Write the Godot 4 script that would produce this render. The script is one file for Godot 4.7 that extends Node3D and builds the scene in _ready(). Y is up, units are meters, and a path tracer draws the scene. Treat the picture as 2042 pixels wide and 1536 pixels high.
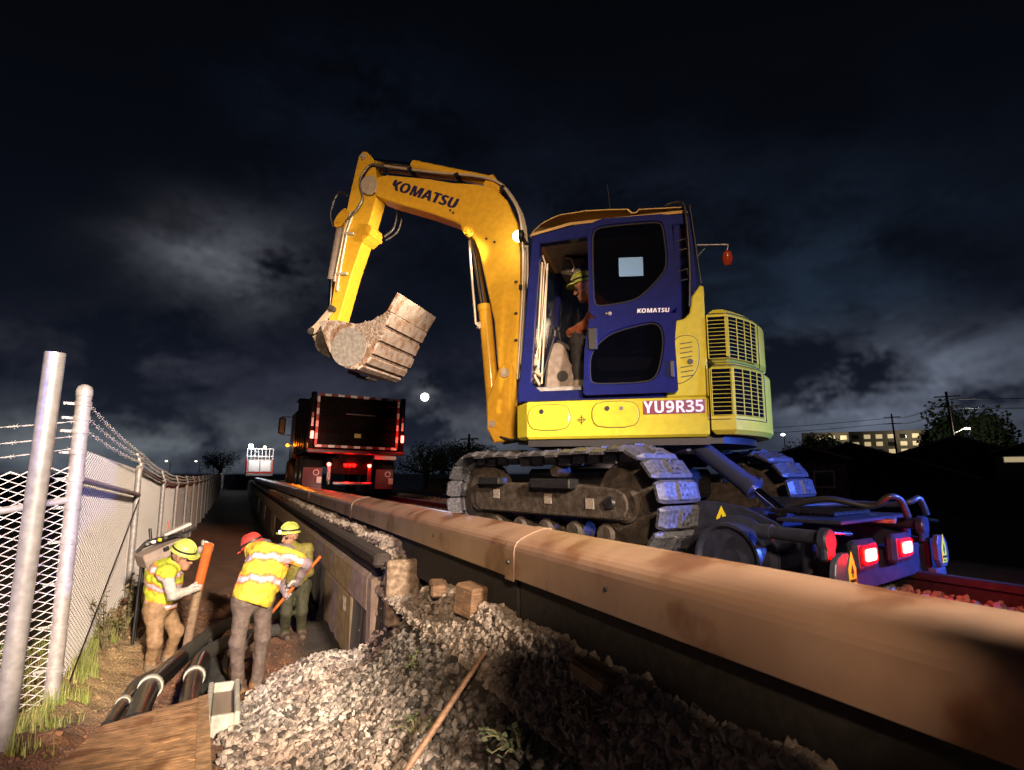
extends Node3D
# Night work beside a railway: excavator on rail gear, dump truck, third rail cover, workers in a trench.

const CAM := Vector3(0, 0.6, 0)
const EX := Vector3(2.92, 0, -4.34)          # slew centre of the excavator
var M := {}
var T := {}
var rng := RandomNumberGenerator.new()
var taken := {}
var hn := FastNoiseLite.new()
var hn2 := FastNoiseLite.new()

# ---------------------------------------------------------------- helpers
func S() -> SurfaceTool:
	var st := SurfaceTool.new()
	st.begin(Mesh.PRIMITIVE_TRIANGLES)
	st.set_smooth_group(-1)
	return st

func tri(st: SurfaceTool, a: Vector3, b: Vector3, c: Vector3) -> void:
	st.add_vertex(a); st.add_vertex(b); st.add_vertex(c)

func quad(st: SurfaceTool, a: Vector3, b: Vector3, c: Vector3, d: Vector3) -> void:
	tri(st, a, b, c); tri(st, a, c, d)

func orient(ax: Vector3, ay: Vector3) -> Basis:
	var x := ax.normalized()
	var z := x.cross(ay).normalized()
	return Basis(x, z.cross(x), z)

func along(a: Vector3, b: Vector3) -> Basis:      # basis whose y axis runs from a to b
	var y := (b - a).normalized()
	var h := Vector3.UP if absf(y.y) < 0.95 else Vector3.RIGHT
	var x := h.cross(y).normalized()
	return Basis(x, y, x.cross(y))

func box(st: SurfaceTool, c: Vector3, s: Vector3, b := Basis.IDENTITY, bev := 0.006) -> void:
	var h := s * 0.5
	var e := minf(bev, minf(h.x, minf(h.y, h.z)) * 0.9)
	var i := h - Vector3(e, e, e)
	st.set_smooth_group(-1)
	var f := func(x: float, y: float, z: float) -> Vector3: return c + b * Vector3(x, y, z)
	for k in 3:
		for sg in [-1.0, 1.0]:
			var p := []
			for q in [[-1, -1], [1, -1], [1, 1], [-1, 1]]:
				var v := Vector3()
				v[k] = h[k] * sg
				v[(k + 1) % 3] = i[(k + 1) % 3] * q[0] * sg
				v[(k + 2) % 3] = i[(k + 2) % 3] * q[1]
				p.append(c + b * v)
			quad(st, p[3], p[2], p[1], p[0])
	if e <= 0.0:
		return
	for k in 3:
		var k1 := (k + 1) % 3
		var k2 := (k + 2) % 3
		for s1 in [-1.0, 1.0]:
			for s2 in [-1.0, 1.0]:
				var p := []
				for q in [[-1, 0], [1, 0], [1, 1], [-1, 1]]:
					var v := Vector3()
					v[k] = i[k] * q[0]
					v[k1] = s1 * (h[k1] if q[1] == 0 else i[k1])
					v[k2] = s2 * (i[k2] if q[1] == 0 else h[k2])
					p.append(c + b * v)
				if s1 * s2 > 0: quad(st, p[3], p[2], p[1], p[0])
				else: quad(st, p[0], p[1], p[2], p[3])
	for sx in [-1.0, 1.0]:
		for sy in [-1.0, 1.0]:
			for sz in [-1.0, 1.0]:
				var a := c + b * Vector3(sx * h.x, sy * i.y, sz * i.z)
				var d := c + b * Vector3(sx * i.x, sy * h.y, sz * i.z)
				var g := c + b * Vector3(sx * i.x, sy * i.y, sz * h.z)
				if sx * sy * sz > 0: tri(st, a, g, d)
				else: tri(st, a, d, g)

# prism: polygon points p(k) -> 3D by (axis u, axis v), extruded from w0 to w1 along w, with a chamfer
func prism(st: SurfaceTool, poly: Array, o: Vector3, u: Vector3, v: Vector3, w: Vector3, w0: float, w1: float, bev := 0.0) -> void:
	var pts := PackedVector2Array()
	for p in poly: pts.append(Vector2(p[0], p[1]) if p is Array else p)
	if Geometry2D.is_polygon_clockwise(pts): pts.reverse()
	var n := pts.size()
	var ins := PackedVector2Array()
	for k in n:
		var a := (pts[k] - pts[(k + n - 1) % n]).normalized()
		var b := (pts[(k + 1) % n] - pts[k]).normalized()
		var na := Vector2(-a.y, a.x)
		var nb := Vector2(-b.y, b.x)
		var m := na + nb
		m = m / maxf(0.35, m.length_squared()) * 2.0
		ins.append(pts[k] + m * bev)
	var idx := Geometry2D.triangulate_polygon(ins)
	var e := func(q: Vector2, t: float) -> Vector3: return o + u * q.x + v * q.y + w * t
	st.set_smooth_group(-1)
	var flip := u.cross(v).dot(w) > 0.0
	for k in range(0, idx.size(), 3):
		var a0 = idx[k]; var b0 = idx[k + 1]; var c0 = idx[k + 2]
		if flip:
			tri(st, e.call(ins[a0], w0), e.call(ins[b0], w0), e.call(ins[c0], w0))
			tri(st, e.call(ins[c0], w1), e.call(ins[b0], w1), e.call(ins[a0], w1))
		else:
			tri(st, e.call(ins[c0], w0), e.call(ins[b0], w0), e.call(ins[a0], w0))
			tri(st, e.call(ins[a0], w1), e.call(ins[b0], w1), e.call(ins[c0], w1))
	var rings := [[pts, w0 + bev, pts, w1 - bev]]
	if bev > 0.0:
		rings.append([ins, w0, pts, w0 + bev]); rings.append([pts, w1 - bev, ins, w1])
	for r in rings:
		for k in n:
			var j := (k + 1) % n
			var a: Vector3 = e.call(r[0][k], r[1]); var b: Vector3 = e.call(r[0][j], r[1])
			var c: Vector3 = e.call(r[2][j], r[3]); var d: Vector3 = e.call(r[2][k], r[3])
			if flip: quad(st, d, c, b, a)
			else: quad(st, a, b, c, d)

func tube(st: SurfaceTool, pts: Array, rad, n := 8, caps := true) -> void:
	var m := pts.size()
	var rings := []
	var t0: Vector3 = (pts[1] - pts[0]).normalized()
	var x := (Vector3.UP if absf(t0.y) < 0.9 else Vector3.RIGHT).cross(t0).normalized()
	for k in m:
		var t: Vector3 = (pts[mini(k + 1, m - 1)] - pts[maxi(k - 1, 0)]).normalized()
		x = (x - t * x.dot(t)).normalized()
		var y := t.cross(x)
		var r: float = rad[k] if rad is Array else rad
		var ring := []
		for q in n:
			var a := TAU * q / n
			ring.append(pts[k] + (x * cos(a) + y * sin(a)) * r)
		rings.append(ring)
	st.set_smooth_group(1)
	for k in m - 1:
		for q in n:
			var j := (q + 1) % n
			quad(st, rings[k][q], rings[k + 1][q], rings[k + 1][j], rings[k][j])
	st.set_smooth_group(-1)
	if caps:
		for q in range(1, n - 1):
			tri(st, rings[0][0], rings[0][q], rings[0][q + 1])
			tri(st, rings[m - 1][0], rings[m - 1][q + 1], rings[m - 1][q])

func cyl(st: SurfaceTool, a: Vector3, b: Vector3, r: float, n := 12, r2 := -1.0) -> void:
	tube(st, [a, b], [r, r if r2 < 0.0 else r2], n)

# lathe about the y axis of basis b at o; profile of [radius, height]; flat = facets along the profile
func lathe(st: SurfaceTool, prof: Array, o: Vector3, b := Basis.IDENTITY, n := 20, smooth := false) -> void:
	for k in prof.size() - 1:
		st.set_smooth_group(2 if smooth else 10 + k)
		for q in n:
			var a0 := TAU * q / n
			var a1 := TAU * (q + 1) / n
			var p := func(i: int, a: float) -> Vector3: return o + b * Vector3(prof[i][0] * cos(a), prof[i][1], prof[i][0] * sin(a))
			var A: Vector3 = p.call(k, a0); var B: Vector3 = p.call(k + 1, a0); var C: Vector3 = p.call(k + 1, a1); var D: Vector3 = p.call(k, a1)
			if prof[k][0] > 0.0001: tri(st, A, C, D)
			if prof[k + 1][0] > 0.0001: tri(st, A, B, C)
	st.set_smooth_group(-1)

func spline(p: Array, per := 6) -> Array:
	var r := []
	for k in p.size() - 1:
		var a: Vector3 = p[maxi(k - 1, 0)]; var b: Vector3 = p[k]; var c: Vector3 = p[k + 1]; var d: Vector3 = p[mini(k + 2, p.size() - 1)]
		for i in per:
			r.append(b.cubic_interpolate(c, a, d, float(i) / per))
	r.append(p[-1])
	return r

func mesh_of(st: SurfaceTool) -> ArrayMesh:
	st.generate_normals()
	return st.commit()

func inst(mesh: Mesh, called: String, m: Material, parent: Node, xf := Transform3D.IDENTITY) -> MeshInstance3D:
	var o := MeshInstance3D.new()
	o.name = called if parent != self else numbered(called)
	o.mesh = mesh
	if m: o.material_override = m
	o.transform = xf
	parent.add_child(o, true)
	return o

func obj(st: SurfaceTool, called: String, m: Material, parent: Node = self, xf := Transform3D.IDENTITY) -> MeshInstance3D:
	return inst(mesh_of(st), called, m, parent, xf)

func numbered(called: String) -> String:
	var n: int = taken.get(called, 0)
	taken[called] = n + 1
	return called if n == 0 else "%s_%03d" % [called, n]

func tag(o: Node, label: String, category: String, group := "", kind := "") -> void:
	if label: o.set_meta("label", label)
	if category: o.set_meta("category", category)
	if group: o.set_meta("group", group)
	if kind: o.set_meta("kind", kind)

func thing(called: String, at: Vector3, label: String, category: String, group := "", turn := 0.0) -> Node3D:
	var o := Node3D.new()
	o.name = numbered(called)
	add_child(o)
	o.position = at
	o.rotation.y = turn
	tag(o, label, category, group)
	return o

func lettering(txt: String, h: float, depth: float, bold := true, font := "Droid Sans") -> TextMesh:
	var t := TextMesh.new()
	var f := SystemFont.new()
	f.font_names = PackedStringArray([font])
	f.font_weight = 700 if bold else 400
	t.font = f
	t.text = txt
	t.font_size = 48
	t.pixel_size = h / 34.0
	t.depth = depth
	return t

# ---------------------------------------------------------------- materials
func noise_tex(freq: float, lo: Color, hi: Color, seed_ := 1, size := 512, type := FastNoiseLite.TYPE_SIMPLEX_SMOOTH, oct := 5, mid := -1.0) -> NoiseTexture2D:
	var n := FastNoiseLite.new()
	n.seed = seed_
	n.noise_type = type
	n.frequency = freq
	n.fractal_octaves = oct
	var t := NoiseTexture2D.new()
	t.width = size; t.height = size; t.seamless = true
	t.noise = n
	var g := Gradient.new()
	g.set_color(0, lo); g.set_color(1, hi)
	if mid > 0.0:
		g.set_offset(0, mid - 0.08); g.set_offset(1, mid + 0.08)
	t.color_ramp = g
	return t

func bump_tex(freq: float, strength: float, seed_ := 1, oct := 5) -> NoiseTexture2D:
	var n := FastNoiseLite.new()
	n.seed = seed_
	n.frequency = freq
	n.fractal_octaves = oct
	var t := NoiseTexture2D.new()
	t.width = 512; t.height = 512; t.seamless = true
	t.as_normal_map = true
	t.bump_strength = strength
	t.noise = n
	return t

func lin(r: float, g: float, b: float) -> Color:
	return Color(r, g, b).linear_to_srgb()

func mat(c: Color, rough: float, metal := 0.0, tex := "", scale := 1.0, bump := "", bs := 1.0) -> StandardMaterial3D:
	var m := StandardMaterial3D.new()
	m.albedo_color = c
	m.roughness = rough
	m.metallic = metal
	if tex or bump:
		m.uv1_triplanar = true
		m.uv1_scale = Vector3.ONE * scale
	if tex: m.albedo_texture = T[tex]
	if bump:
		m.normal_enabled = true
		m.normal_texture = T[bump]
		m.normal_scale = bs
	return m

func glow(c: Color, e: float) -> StandardMaterial3D:
	var m := StandardMaterial3D.new()
	m.albedo_color = c
	m.emission_enabled = true
	m.emission = c
	m.emission_energy_multiplier = e
	m.roughness = 0.4
	return m

func vmat(rough: float, tex := "", scale := 1.0, bump := "", bs := 1.0) -> StandardMaterial3D:
	var m := mat(Color.WHITE, rough, 0.0, tex, scale, bump, bs)
	m.vertex_color_use_as_albedo = true
	return m

func make_materials() -> void:
	T.soft = noise_tex(0.012, Color(0.72, 0.72, 0.72), Color(1, 1, 1), 3)
	T.grime = noise_tex(0.02, Color(0.5, 0.46, 0.42), Color(1, 1, 1), 7)
	T.speck = noise_tex(0.09, Color(0.62, 0.6, 0.58), Color(1, 1, 1), 11)
	T.soil = noise_tex(0.05, Color(0.45, 0.42, 0.4), Color(1, 1, 1), 13)
	T.rusty = noise_tex(0.018, lin(0.17, 0.10, 0.065), lin(0.30, 0.245, 0.205), 17, 512, FastNoiseLite.TYPE_SIMPLEX_SMOOTH, 6, 0.46)
	T.mud = noise_tex(0.03, lin(0.10, 0.065, 0.045), lin(0.40, 0.34, 0.29), 19, 512, FastNoiseLite.TYPE_SIMPLEX_SMOOTH, 6)
	T.cover = noise_tex(0.008, Color(0.45, 0.3, 0.2), Color(1, 1, 1), 23, 512, FastNoiseLite.TYPE_SIMPLEX_SMOOTH, 6)
	T.cover.color_ramp.add_point(0.22, Color(0.7, 0.58, 0.5))
	T.cover.color_ramp.add_point(0.38, Color(0.9, 0.87, 0.84))
	T.paint = noise_tex(0.02, Color(0.9, 0.9, 0.89), Color(1, 1, 1), 29)
	T.platerust = noise_tex(0.014, lin(0.26, 0.115, 0.05), lin(0.50, 0.42, 0.37), 37, 512, FastNoiseLite.TYPE_SIMPLEX_SMOOTH, 6)
	T.platerust.color_ramp.add_point(0.3, lin(0.30, 0.17, 0.10))
	T.platerust.color_ramp.add_point(0.42, lin(0.42, 0.34, 0.29))
	T.b_fine = bump_tex(0.08, 4.0, 5)
	T.b_lump = bump_tex(0.02, 6.0, 6)
	T.b_mud = bump_tex(0.035, 14.0, 8, 6)
	# wood grain, stretched along one axis
	var im := Image.create(512, 512, false, Image.FORMAT_RGB8)
	var wn := FastNoiseLite.new()
	wn.seed = 31; wn.frequency = 0.01; wn.fractal_octaves = 5
	for y in 512:
		for x in 512:
			var v := 0.5 + 0.5 * wn.get_noise_2d(x * 0.6, y * 9.0)
			var k := 0.5 + 0.5 * wn.get_noise_2d(x * 2.0 + 900.0, y * 2.0)
			v = clampf(0.62 + 0.5 * (v - 0.5) + 0.35 * (k - 0.5), 0.0, 1.0)
			im.set_pixel(x, y, Color(v, v * 0.97, v * 0.93))
	T.wood = ImageTexture.create_from_image(im)
	var pl: Image = im.duplicate()
	var pr := RandomNumberGenerator.new()
	pr.seed = 8
	for k in 90:          # scratches, knots and dirt flecks on the board
		var a := Vector2(pr.randf() * 512, pr.randf() * 512)
		var d := Vector2.from_angle(pr.randfn() * .25) * pr.randf_range(4, 46)
		var w := pr.randi_range(1, 4)
		for i in 40:
			var q := a + d * i / 40.0
			for j in w: pl.set_pixel(posmod(int(q.x), 512), posmod(int(q.y) + j, 512), Color(.3, .22, .16) if k % 3 else Color(1, .96, .9))
	for y in 512:
		for x in 512:
			var e := wn.get_noise_2d(x * .5 + 77.0, y * .5)
			if e > .18: pl.set_pixel(x, y, pl.get_pixel(x, y).lerp(Color(.42, .33, .25), minf(.75, (e - .18) * 3.0)))
	T.ply = ImageTexture.create_from_image(pl)
	M.yellow = mat(lin(0.72, 0.40, 0.03), 0.4, 0.0, "paint", 1.3, "b_fine", 0.06)
	M.yellow.clearcoat_enabled = true; M.yellow.clearcoat = 0.2; M.yellow.clearcoat_roughness = 0.1; M.yellow.metallic_specular = 0.3
	M.lemon = mat(lin(0.60, 0.52, 0.035), 0.5, 0.0, "paint", 1.2, "b_fine", 0.05)
	M.lemon.clearcoat_enabled = true; M.lemon.clearcoat = 0.2; M.lemon.clearcoat_roughness = 0.08; M.lemon.metallic_specular = 0.25
	M.navy = mat(lin(0.010, 0.014, 0.10), 0.55, 0.0, "paint", 1.0)
	M.navy.metallic_specular = 0.15
	M.navy.clearcoat_enabled = true; M.navy.clearcoat = 0.5; M.navy.clearcoat_roughness = 0.04
	M.tan = mat(lin(0.66, 0.44, 0.16), 0.45, 0.0, "paint", 1.3)  # roof yellow made paler, the warm light on it put into the colour
	M.void = mat(lin(0.004, 0.004, 0.005), 1.0)
	M.void.metallic_specular = 0.0
	M.black = mat(lin(0.012, 0.012, 0.013), 0.5, 0.0, "soft", 1.0)
	M.rubber = mat(lin(0.015, 0.015, 0.017), 0.75, 0.0, "speck", 2.0)
	M.hose = mat(lin(0.03, 0.028, 0.028), 0.35)
	M.pipe_steel = mat(lin(0.5, 0.42, 0.31), 0.42, 0.25)
	M.chrome = mat(lin(0.75, 0.75, 0.76), 0.12, 1.0)
	M.steel = mat(lin(0.28, 0.28, 0.29), 0.4, 0.6, "grime", 2.0)
	M.darksteel = mat(lin(0.03, 0.032, 0.04), 0.42, 0.3, "grime", 2.0)
	M.gear = mat(lin(0.034, 0.039, 0.066), 0.36, 0.2, "soft", 2.0)
	M.dirtsteel = mat(lin(0.085, 0.07, 0.058), 0.7, 0.1, "grime", 1.1, "b_fine", 0.5)
	M.shoe = mat(lin(0.115, 0.125, 0.155), 0.48, 0.25, "grime", 2.5, "b_fine", 0.35)
	M.galv = mat(lin(0.55, 0.55, 0.57), 0.3, 0.6, "soft", 2.0)
	M.galv_dull = mat(lin(0.46, 0.44, 0.43), 0.5, 0.3, "soft", 2.5)
	M.wire = mat(lin(0.5, 0.48, 0.46), 0.5, 0.2)
	M.cover = mat(lin(0.275, 0.185, 0.135), 0.36, 0.0, "cover", 0.45, "b_lump", 0.12)
	M.plate = mat(Color.WHITE, 0.6, 0.15, "platerust", 1.1, "b_mud", 0.25)
	M.bucket = mat(Color.WHITE, 0.72, 0.1, "rusty", 1.0, "b_mud", 0.6)
	M.mud = mat(Color.WHITE, 0.9, 0.0, "mud", 2.4, "b_mud", 1.2)
	M.concrete = mat(lin(0.6, 0.49, 0.34), 0.85, 0.0, "soft", 0.9, "b_fine", 0.5)
	M.timber = mat(lin(0.24, 0.14, 0.075), 0.75, 0.0, "wood", 1.4, "b_fine", 0.4)
	M.darkwood = mat(lin(0.055, 0.04, 0.032), 0.85, 0.0, "wood", 1.4, "b_fine", 0.4)
	M.plywood = mat(lin(0.66, 0.41, 0.22), 0.7, 0.0, "ply", 0.9, "b_fine", 0.3)
	M.white = mat(lin(0.8, 0.8, 0.8), 0.5)
	M.glass = StandardMaterial3D.new()
	M.glass.transparency = BaseMaterial3D.TRANSPARENCY_ALPHA
	M.glass.albedo_color = Color(0.25, 0.3, 0.33, 0.22)
	M.glass.roughness = 0.03
	M.tint = StandardMaterial3D.new()
	M.tint.transparency = BaseMaterial3D.TRANSPARENCY_ALPHA
	M.tint.albedo_color = Color(0.02, 0.025, 0.05, 0.62)
	M.tint.roughness = 0.05
	M.beige = mat(lin(0.36, 0.29, 0.25), 0.6, 0.0, "soft", 2.0)
	M.grey = mat(lin(0.16, 0.14, 0.13), 0.6, 0.0, "soft", 2.0)
	M.truck = mat(lin(0.014, 0.009, 0.009), 0.35, 0.0, "grime", 1.0)
	M.truck.metallic_specular = 0.12
	M.red = mat(lin(0.45, 0.02, 0.015), 0.4)
	M.decal = mat(lin(0.75, 0.62, 0.02), 0.5)
	M.maroon = mat(lin(0.16, 0.01, 0.05), 0.45)
	M.orange = mat(lin(0.62, 0.15, 0.03), 0.55, 0.0, "soft", 3.0)
	M.pipe = mat(lin(0.018, 0.019, 0.022), 0.28, 0.0, "grime", 2.0)
	M.pipe_dusty = mat(lin(0.075, 0.078, 0.07), 0.7, 0.0, "grime", 3.0, "b_fine", 0.4)
	M.collar = mat(lin(0.42, 0.42, 0.36), 0.55, 0.0, "soft", 3.0)
	M.cloth = mat(lin(0.028, 0.03, 0.028), 0.9, 0.0, "speck", 3.0, "b_fine", 0.5)
	M.hat = mat(lin(0.5, 0.56, 0.11), 0.45, 0.0, "soft", 6.0)
	M.hat_red = mat(lin(0.42, 0.05, 0.04), 0.4)
	M.leaf = mat(lin(0.045, 0.07, 0.025), 0.8)
	M.bark = mat(lin(0.08, 0.055, 0.04), 0.9, 0.0, "grime", 2.0)
	M.roof = mat(lin(0.05, 0.04, 0.04), 0.85, 0.0, "grime", 0.5)
	M.wall = mat(lin(0.34, 0.3, 0.24), 0.8, 0.0, "grime", 0.4)
	M.lamp_red = glow(Color(1, 0.03, 0.02), 14.0)
	M.lamp_hot = glow(Color(1.0, 0.42, 0.34), 9.0)
	M.lamp_cream = glow(Color(1.0, 0.88, 0.74), 1.6)
	M.lamp_rim = glow(Color(1.0, 0.02, 0.015), 1.5)
	M.lamp_white = glow(Color(1, 0.95, 0.88), 40.0)
	M.lamp_amber = glow(Color(1, 0.45, 0.05), 18.0)
	M.lit = glow(Color(1.0, 0.9, 0.7), 0.4)
	M.vest = vmat(0.75, "soft", 2.2, "b_lump", 0.9)
	M.skin = vmat(0.75, "soft", 3.0, "b_lump", 1.0)

# ---------------------------------------------------------------- sky and light
func make_sky() -> PanoramaSkyMaterial:
	var W := 1536
	var Hh := 768
	var im := Image.create(W, Hh, false, Image.FORMAT_RGBF)
	var n := FastNoiseLite.new()
	n.seed = 4; n.frequency = 1.0; n.fractal_octaves = 6; n.fractal_gain = 0.52
	n.domain_warp_enabled = true; n.domain_warp_amplitude = 0.35; n.domain_warp_frequency = 1.6
	# cloud banks lit from the town, and a halo painted round the moon: azimuth, elevation, half width, half height (degrees), linear colour
	var banks := [[-1.0, 18.0, 6.5, 3.4, .16, .165, .195], [-6, 2.2, 15, 2.6, .2, .225, .235], [17, 3.5, 8, 2.8, .19, .2, .22],
		[58, 7.5, 11, 3.4, .2, .225, .29], [51, 6, 6, 1.6, .12, .135, .17], [50, 13, 17, 11, .010, .019, .034], [9, 33, 10, 5, .003, .006, .013],
		[-11, 9, 9, 2.5, .03, .03, .034], [30, 22, 16, 8, .006, .008, .016], [10, 8, 30, 4, .022, .022, .034], [5, 24, 9, 4, .005, .005, .009], [16.3, 7.3, 1.1, 1.1, .30, .30, .32], [16.3, 7.3, 2.6, 2.4, .05, .05, .06], [70, 3, 26, 2.5, .08, .09, .115]]
	for y in Hh:
		var el := 90.0 - 180.0 * (y + 0.5) / Hh
		for x in W:
			var az := 360.0 * (x + 0.5) / W
			if az > 180.0: az -= 360.0
			var c := Vector3(.0010, .0012, .002)
			if el > -3.0 and el < 60.0:
				var d := Vector3(sin(deg_to_rad(az)) * cos(deg_to_rad(el)), sin(deg_to_rad(el)) * 1.9, -cos(deg_to_rad(az)) * cos(deg_to_rad(el)))
				var v := n.get_noise_3dv(d * 3.2)
				var v2 := n.get_noise_3dv(d * 8.0 + Vector3(7, 3, 1))
				var cl := clampf(0.5 + 1.25 * v + 0.3 * v2, 0.0, 1.6)
				var e0 := maxf(el, 0.0)
				c += Vector3(.008, .012, .024) * exp(-e0 / 15.0) + Vector3(.014, .016, .022) * exp(-e0 / 4.0)
				for b in banks:
					var q := pow((az - b[0]) / b[2], 2.0) + pow((el - b[1]) / b[3], 2.0)
					if q < 7.0:
						c += Vector3(b[4], b[5], b[6]) * exp(-q) * cl
			im.set_pixel(x, y, Color(c.x, c.y, c.z))
	var p := PanoramaSkyMaterial.new()
	p.panorama = ImageTexture.create_from_image(im)
	return p

func spot(at: Vector3, to: Vector3, c: Color, e: float, angle: float, size: float, parent: Node = self) -> SpotLight3D:
	var l := SpotLight3D.new()
	l.light_color = c
	l.light_energy = e
	l.spot_range = 60.0
	l.spot_angle = angle
	l.spot_attenuation = 2.0
	l.spot_angle_attenuation = 0.8
	l.light_size = size
	l.shadow_enabled = true
	parent.add_child(l, true)
	l.look_at_from_position(at, to, Vector3.UP if absf((to - at).normalized().y) < 0.95 else Vector3.RIGHT)
	return l

func omni(at: Vector3, c: Color, e: float, size := 0.03, parent: Node = self) -> OmniLight3D:
	var l := OmniLight3D.new()
	l.light_color = c
	l.light_energy = e
	l.omni_range = 30.0
	l.omni_attenuation = 2.0
	l.light_size = size
	l.shadow_enabled = true
	parent.add_child(l, true)
	l.global_position = at
	return l

func _ready() -> void:
	rng.seed = 77
	hn.seed = 5; hn.frequency = 0.9; hn.fractal_octaves = 4
	hn2.seed = 9; hn2.frequency = 5.0; hn2.fractal_octaves = 3
	# camera
	var cam := Camera3D.new()
	cam.name = "camera"
	cam.fov = 66.116
	cam.near = 0.03
	cam.far = 4000.0
	add_child(cam)
	cam.position = CAM
	cam.basis = Basis(Vector3.UP, deg_to_rad(-24.787)) * Basis(Vector3.RIGHT, deg_to_rad(8.531))
	cam.current = true
	var lens := CameraAttributesPhysical.new()
	lens.frustum_focal_length = 18.44
	lens.frustum_focus_distance = 5.5
	lens.frustum_near = 0.03
	lens.frustum_far = 4000.0
	lens.exposure_aperture = 4.5
	cam.attributes = lens
	# sky and exposure
	var we := WorldEnvironment.new()
	we.name = "world_environment"
	var env := Environment.new()
	env.background_mode = Environment.BG_SKY
	env.sky = Sky.new()
	env.sky.sky_material = make_sky()
	env.background_energy_multiplier = 0.85
	env.tonemap_mode = Environment.TONE_MAPPER_LINEAR
	env.tonemap_exposure = 1.0
	env.sdfgi_enabled = true; env.ssao_enabled = true; env.ssil_enabled = true
	we.environment = env
	add_child(we)
	# the moon's own faint light
	var sun := DirectionalLight3D.new()
	sun.name = "moonlight"
	sun.light_energy = 0.012
	sun.light_color = Color(0.75, 0.82, 1.0)
	sun.light_angular_distance = 0.5
	sun.shadow_enabled = true
	add_child(sun)
	sun.look_at_from_position(Vector3.ZERO, -Vector3(0.29, 0.13, -0.95), Vector3.UP)
	make_materials()
	build_work_lights()
	build_ground()
	build_gravel()
	build_tracks()
	build_third_rail()
	build_girder()
	build_fence()
	build_excavator()
	build_truck()
	build_far_truck()
	build_people()
	build_trench_things()
	build_background()

# ---------------------------------------------------------------- ground
func floor_y(z: float) -> float:     # level of the trench and the strip along the fence
	var pts := [[3.0, -0.55], [0.0, -0.68], [-3.0, -0.80], [-4.0, -0.88], [-4.8, -1.08], [-5.5, -1.17], [-6.3, -1.12], [-7.0, -1.09], [-9.0, -1.0], [-12.0, -1.2], [-20.0, -1.3], [-40.0, -1.3], [-60.0, -0.9], [-120.0, -0.4]]
	if z >= pts[0][0]: return pts[0][1]
	for k in pts.size() - 1:
		if z > pts[k + 1][0]:
			return lerpf(pts[k + 1][1], pts[k][1], (z - pts[k + 1][0]) / (pts[k][0] - pts[k + 1][0]))
	return pts[-1][1]

func bank_y(x: float) -> float:      # embankment rising from the trench to the track bed
	var pts := [[-0.2, -0.95], [0.2, -0.87], [0.6, -0.70], [0.85, -0.52], [1.02, -0.34], [1.18, -0.10]]
	if x <= pts[0][0]: return -9.0
	for k in pts.size() - 1:
		if x < pts[k + 1][0]:
			return lerpf(pts[k][1], pts[k + 1][1], (x - pts[k][0]) / (pts[k + 1][0] - pts[k][0]))
	return -0.10

func H(x: float, z: float) -> float:
	var y := floor_y(z)
	if x < -1.3:
		y -= smoothstep(0.0, 3.0, -1.3 - x) * 0.5
		y -= smoothstep(3.0, 40.0, -1.3 - x) * 1.0
	y += 0.10 * exp(-pow((x + 1.05) / 0.35, 2.0)) * smoothstep(-3.5, -4.6, z)     # spoil along the fence foot
	var b := maxf(bank_y(x), -9.0)
	var near := smoothstep(-5.5, -4.75, z)
	b -= 0.32 * smoothstep(-3.6, -4.5, z) * smoothstep(0.55, 1.0, x)
	if b > -8.0:
		y = maxf(y, lerpf(-2.0, b, near))
	if z <= -4.5:
		y = lerpf(y, -0.10, smoothstep(1.16, 1.24, x))
		if x < 1.36: y = lerpf(y, 0.03, smoothstep(1.06, 1.10, x) * smoothstep(-4.5, -4.9, z))      # ballast heaped behind the deck edge
	if x > 5.3:
		y = lerpf(-0.10, -0.75, smoothstep(5.3, 7.5, x))
	if x < 1.25 and z > -14.0 and x > -3.0:
		if x < 0.0: y += absf(hn.get_noise_2d(x * 3.1 + 7.0, z * 3.1)) * 0.09 * smoothstep(0.0, -0.4, x)
		y += hn.get_noise_2d(x * 1.6, z * 1.6) * 0.06 + hn2.get_noise_2d(x, z) * 0.018
	return y

func soil_and_shade_color(x: float, z: float) -> Color:
	var v := 0.5 + 0.5 * hn.get_noise_2d(x * 2.0 + 40.0, z * 2.0)
	var w := 0.5 + 0.5 * hn2.get_noise_2d(x * 1.3 + 9.0, z * 1.3)
	var red := Color(0.42, 0.2, 0.1)
	var brown := Color(0.2, 0.12, 0.075)
	var dark := Color(0.016, 0.014, 0.012)
	var c := red.lerp(brown, clampf(v * 1.5 - 0.3, 0, 1)).lerp(Color(0.26, 0.19, 0.12), clampf(w - 0.45, 0, 0.6))
	var straw := exp(-pow((x + .86) / .24, 2.0)) * smoothstep(-8.0, -6.9, z) * smoothstep(-4.6, -5.4, z)
	c = c.lerp(Color(0.5, 0.38, 0.2), clampf(straw * (0.4 + v), 0, 1))
	if x > 0.5: c = c.lerp(Color(0.05, 0.042, 0.035), smoothstep(0.5, 0.8, x))  # shade of the upper bank put into the soil colour
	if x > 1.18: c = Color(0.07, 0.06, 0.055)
	if x > 5.3 or z < -25.0: c = dark
	if x < -1.5: c = Color(0.035, 0.04, 0.016).lerp(brown, 0.3 * v)
	return c

func axis_values(parts: Array) -> PackedFloat32Array:
	var r := PackedFloat32Array()
	for p in parts:
		var n := int(round(absf(p[1] - p[0]) / p[2]))
		for k in n: r.append(lerpf(p[0], p[1], float(k) / n))
	r.append(parts[-1][1])
	return r

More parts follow.
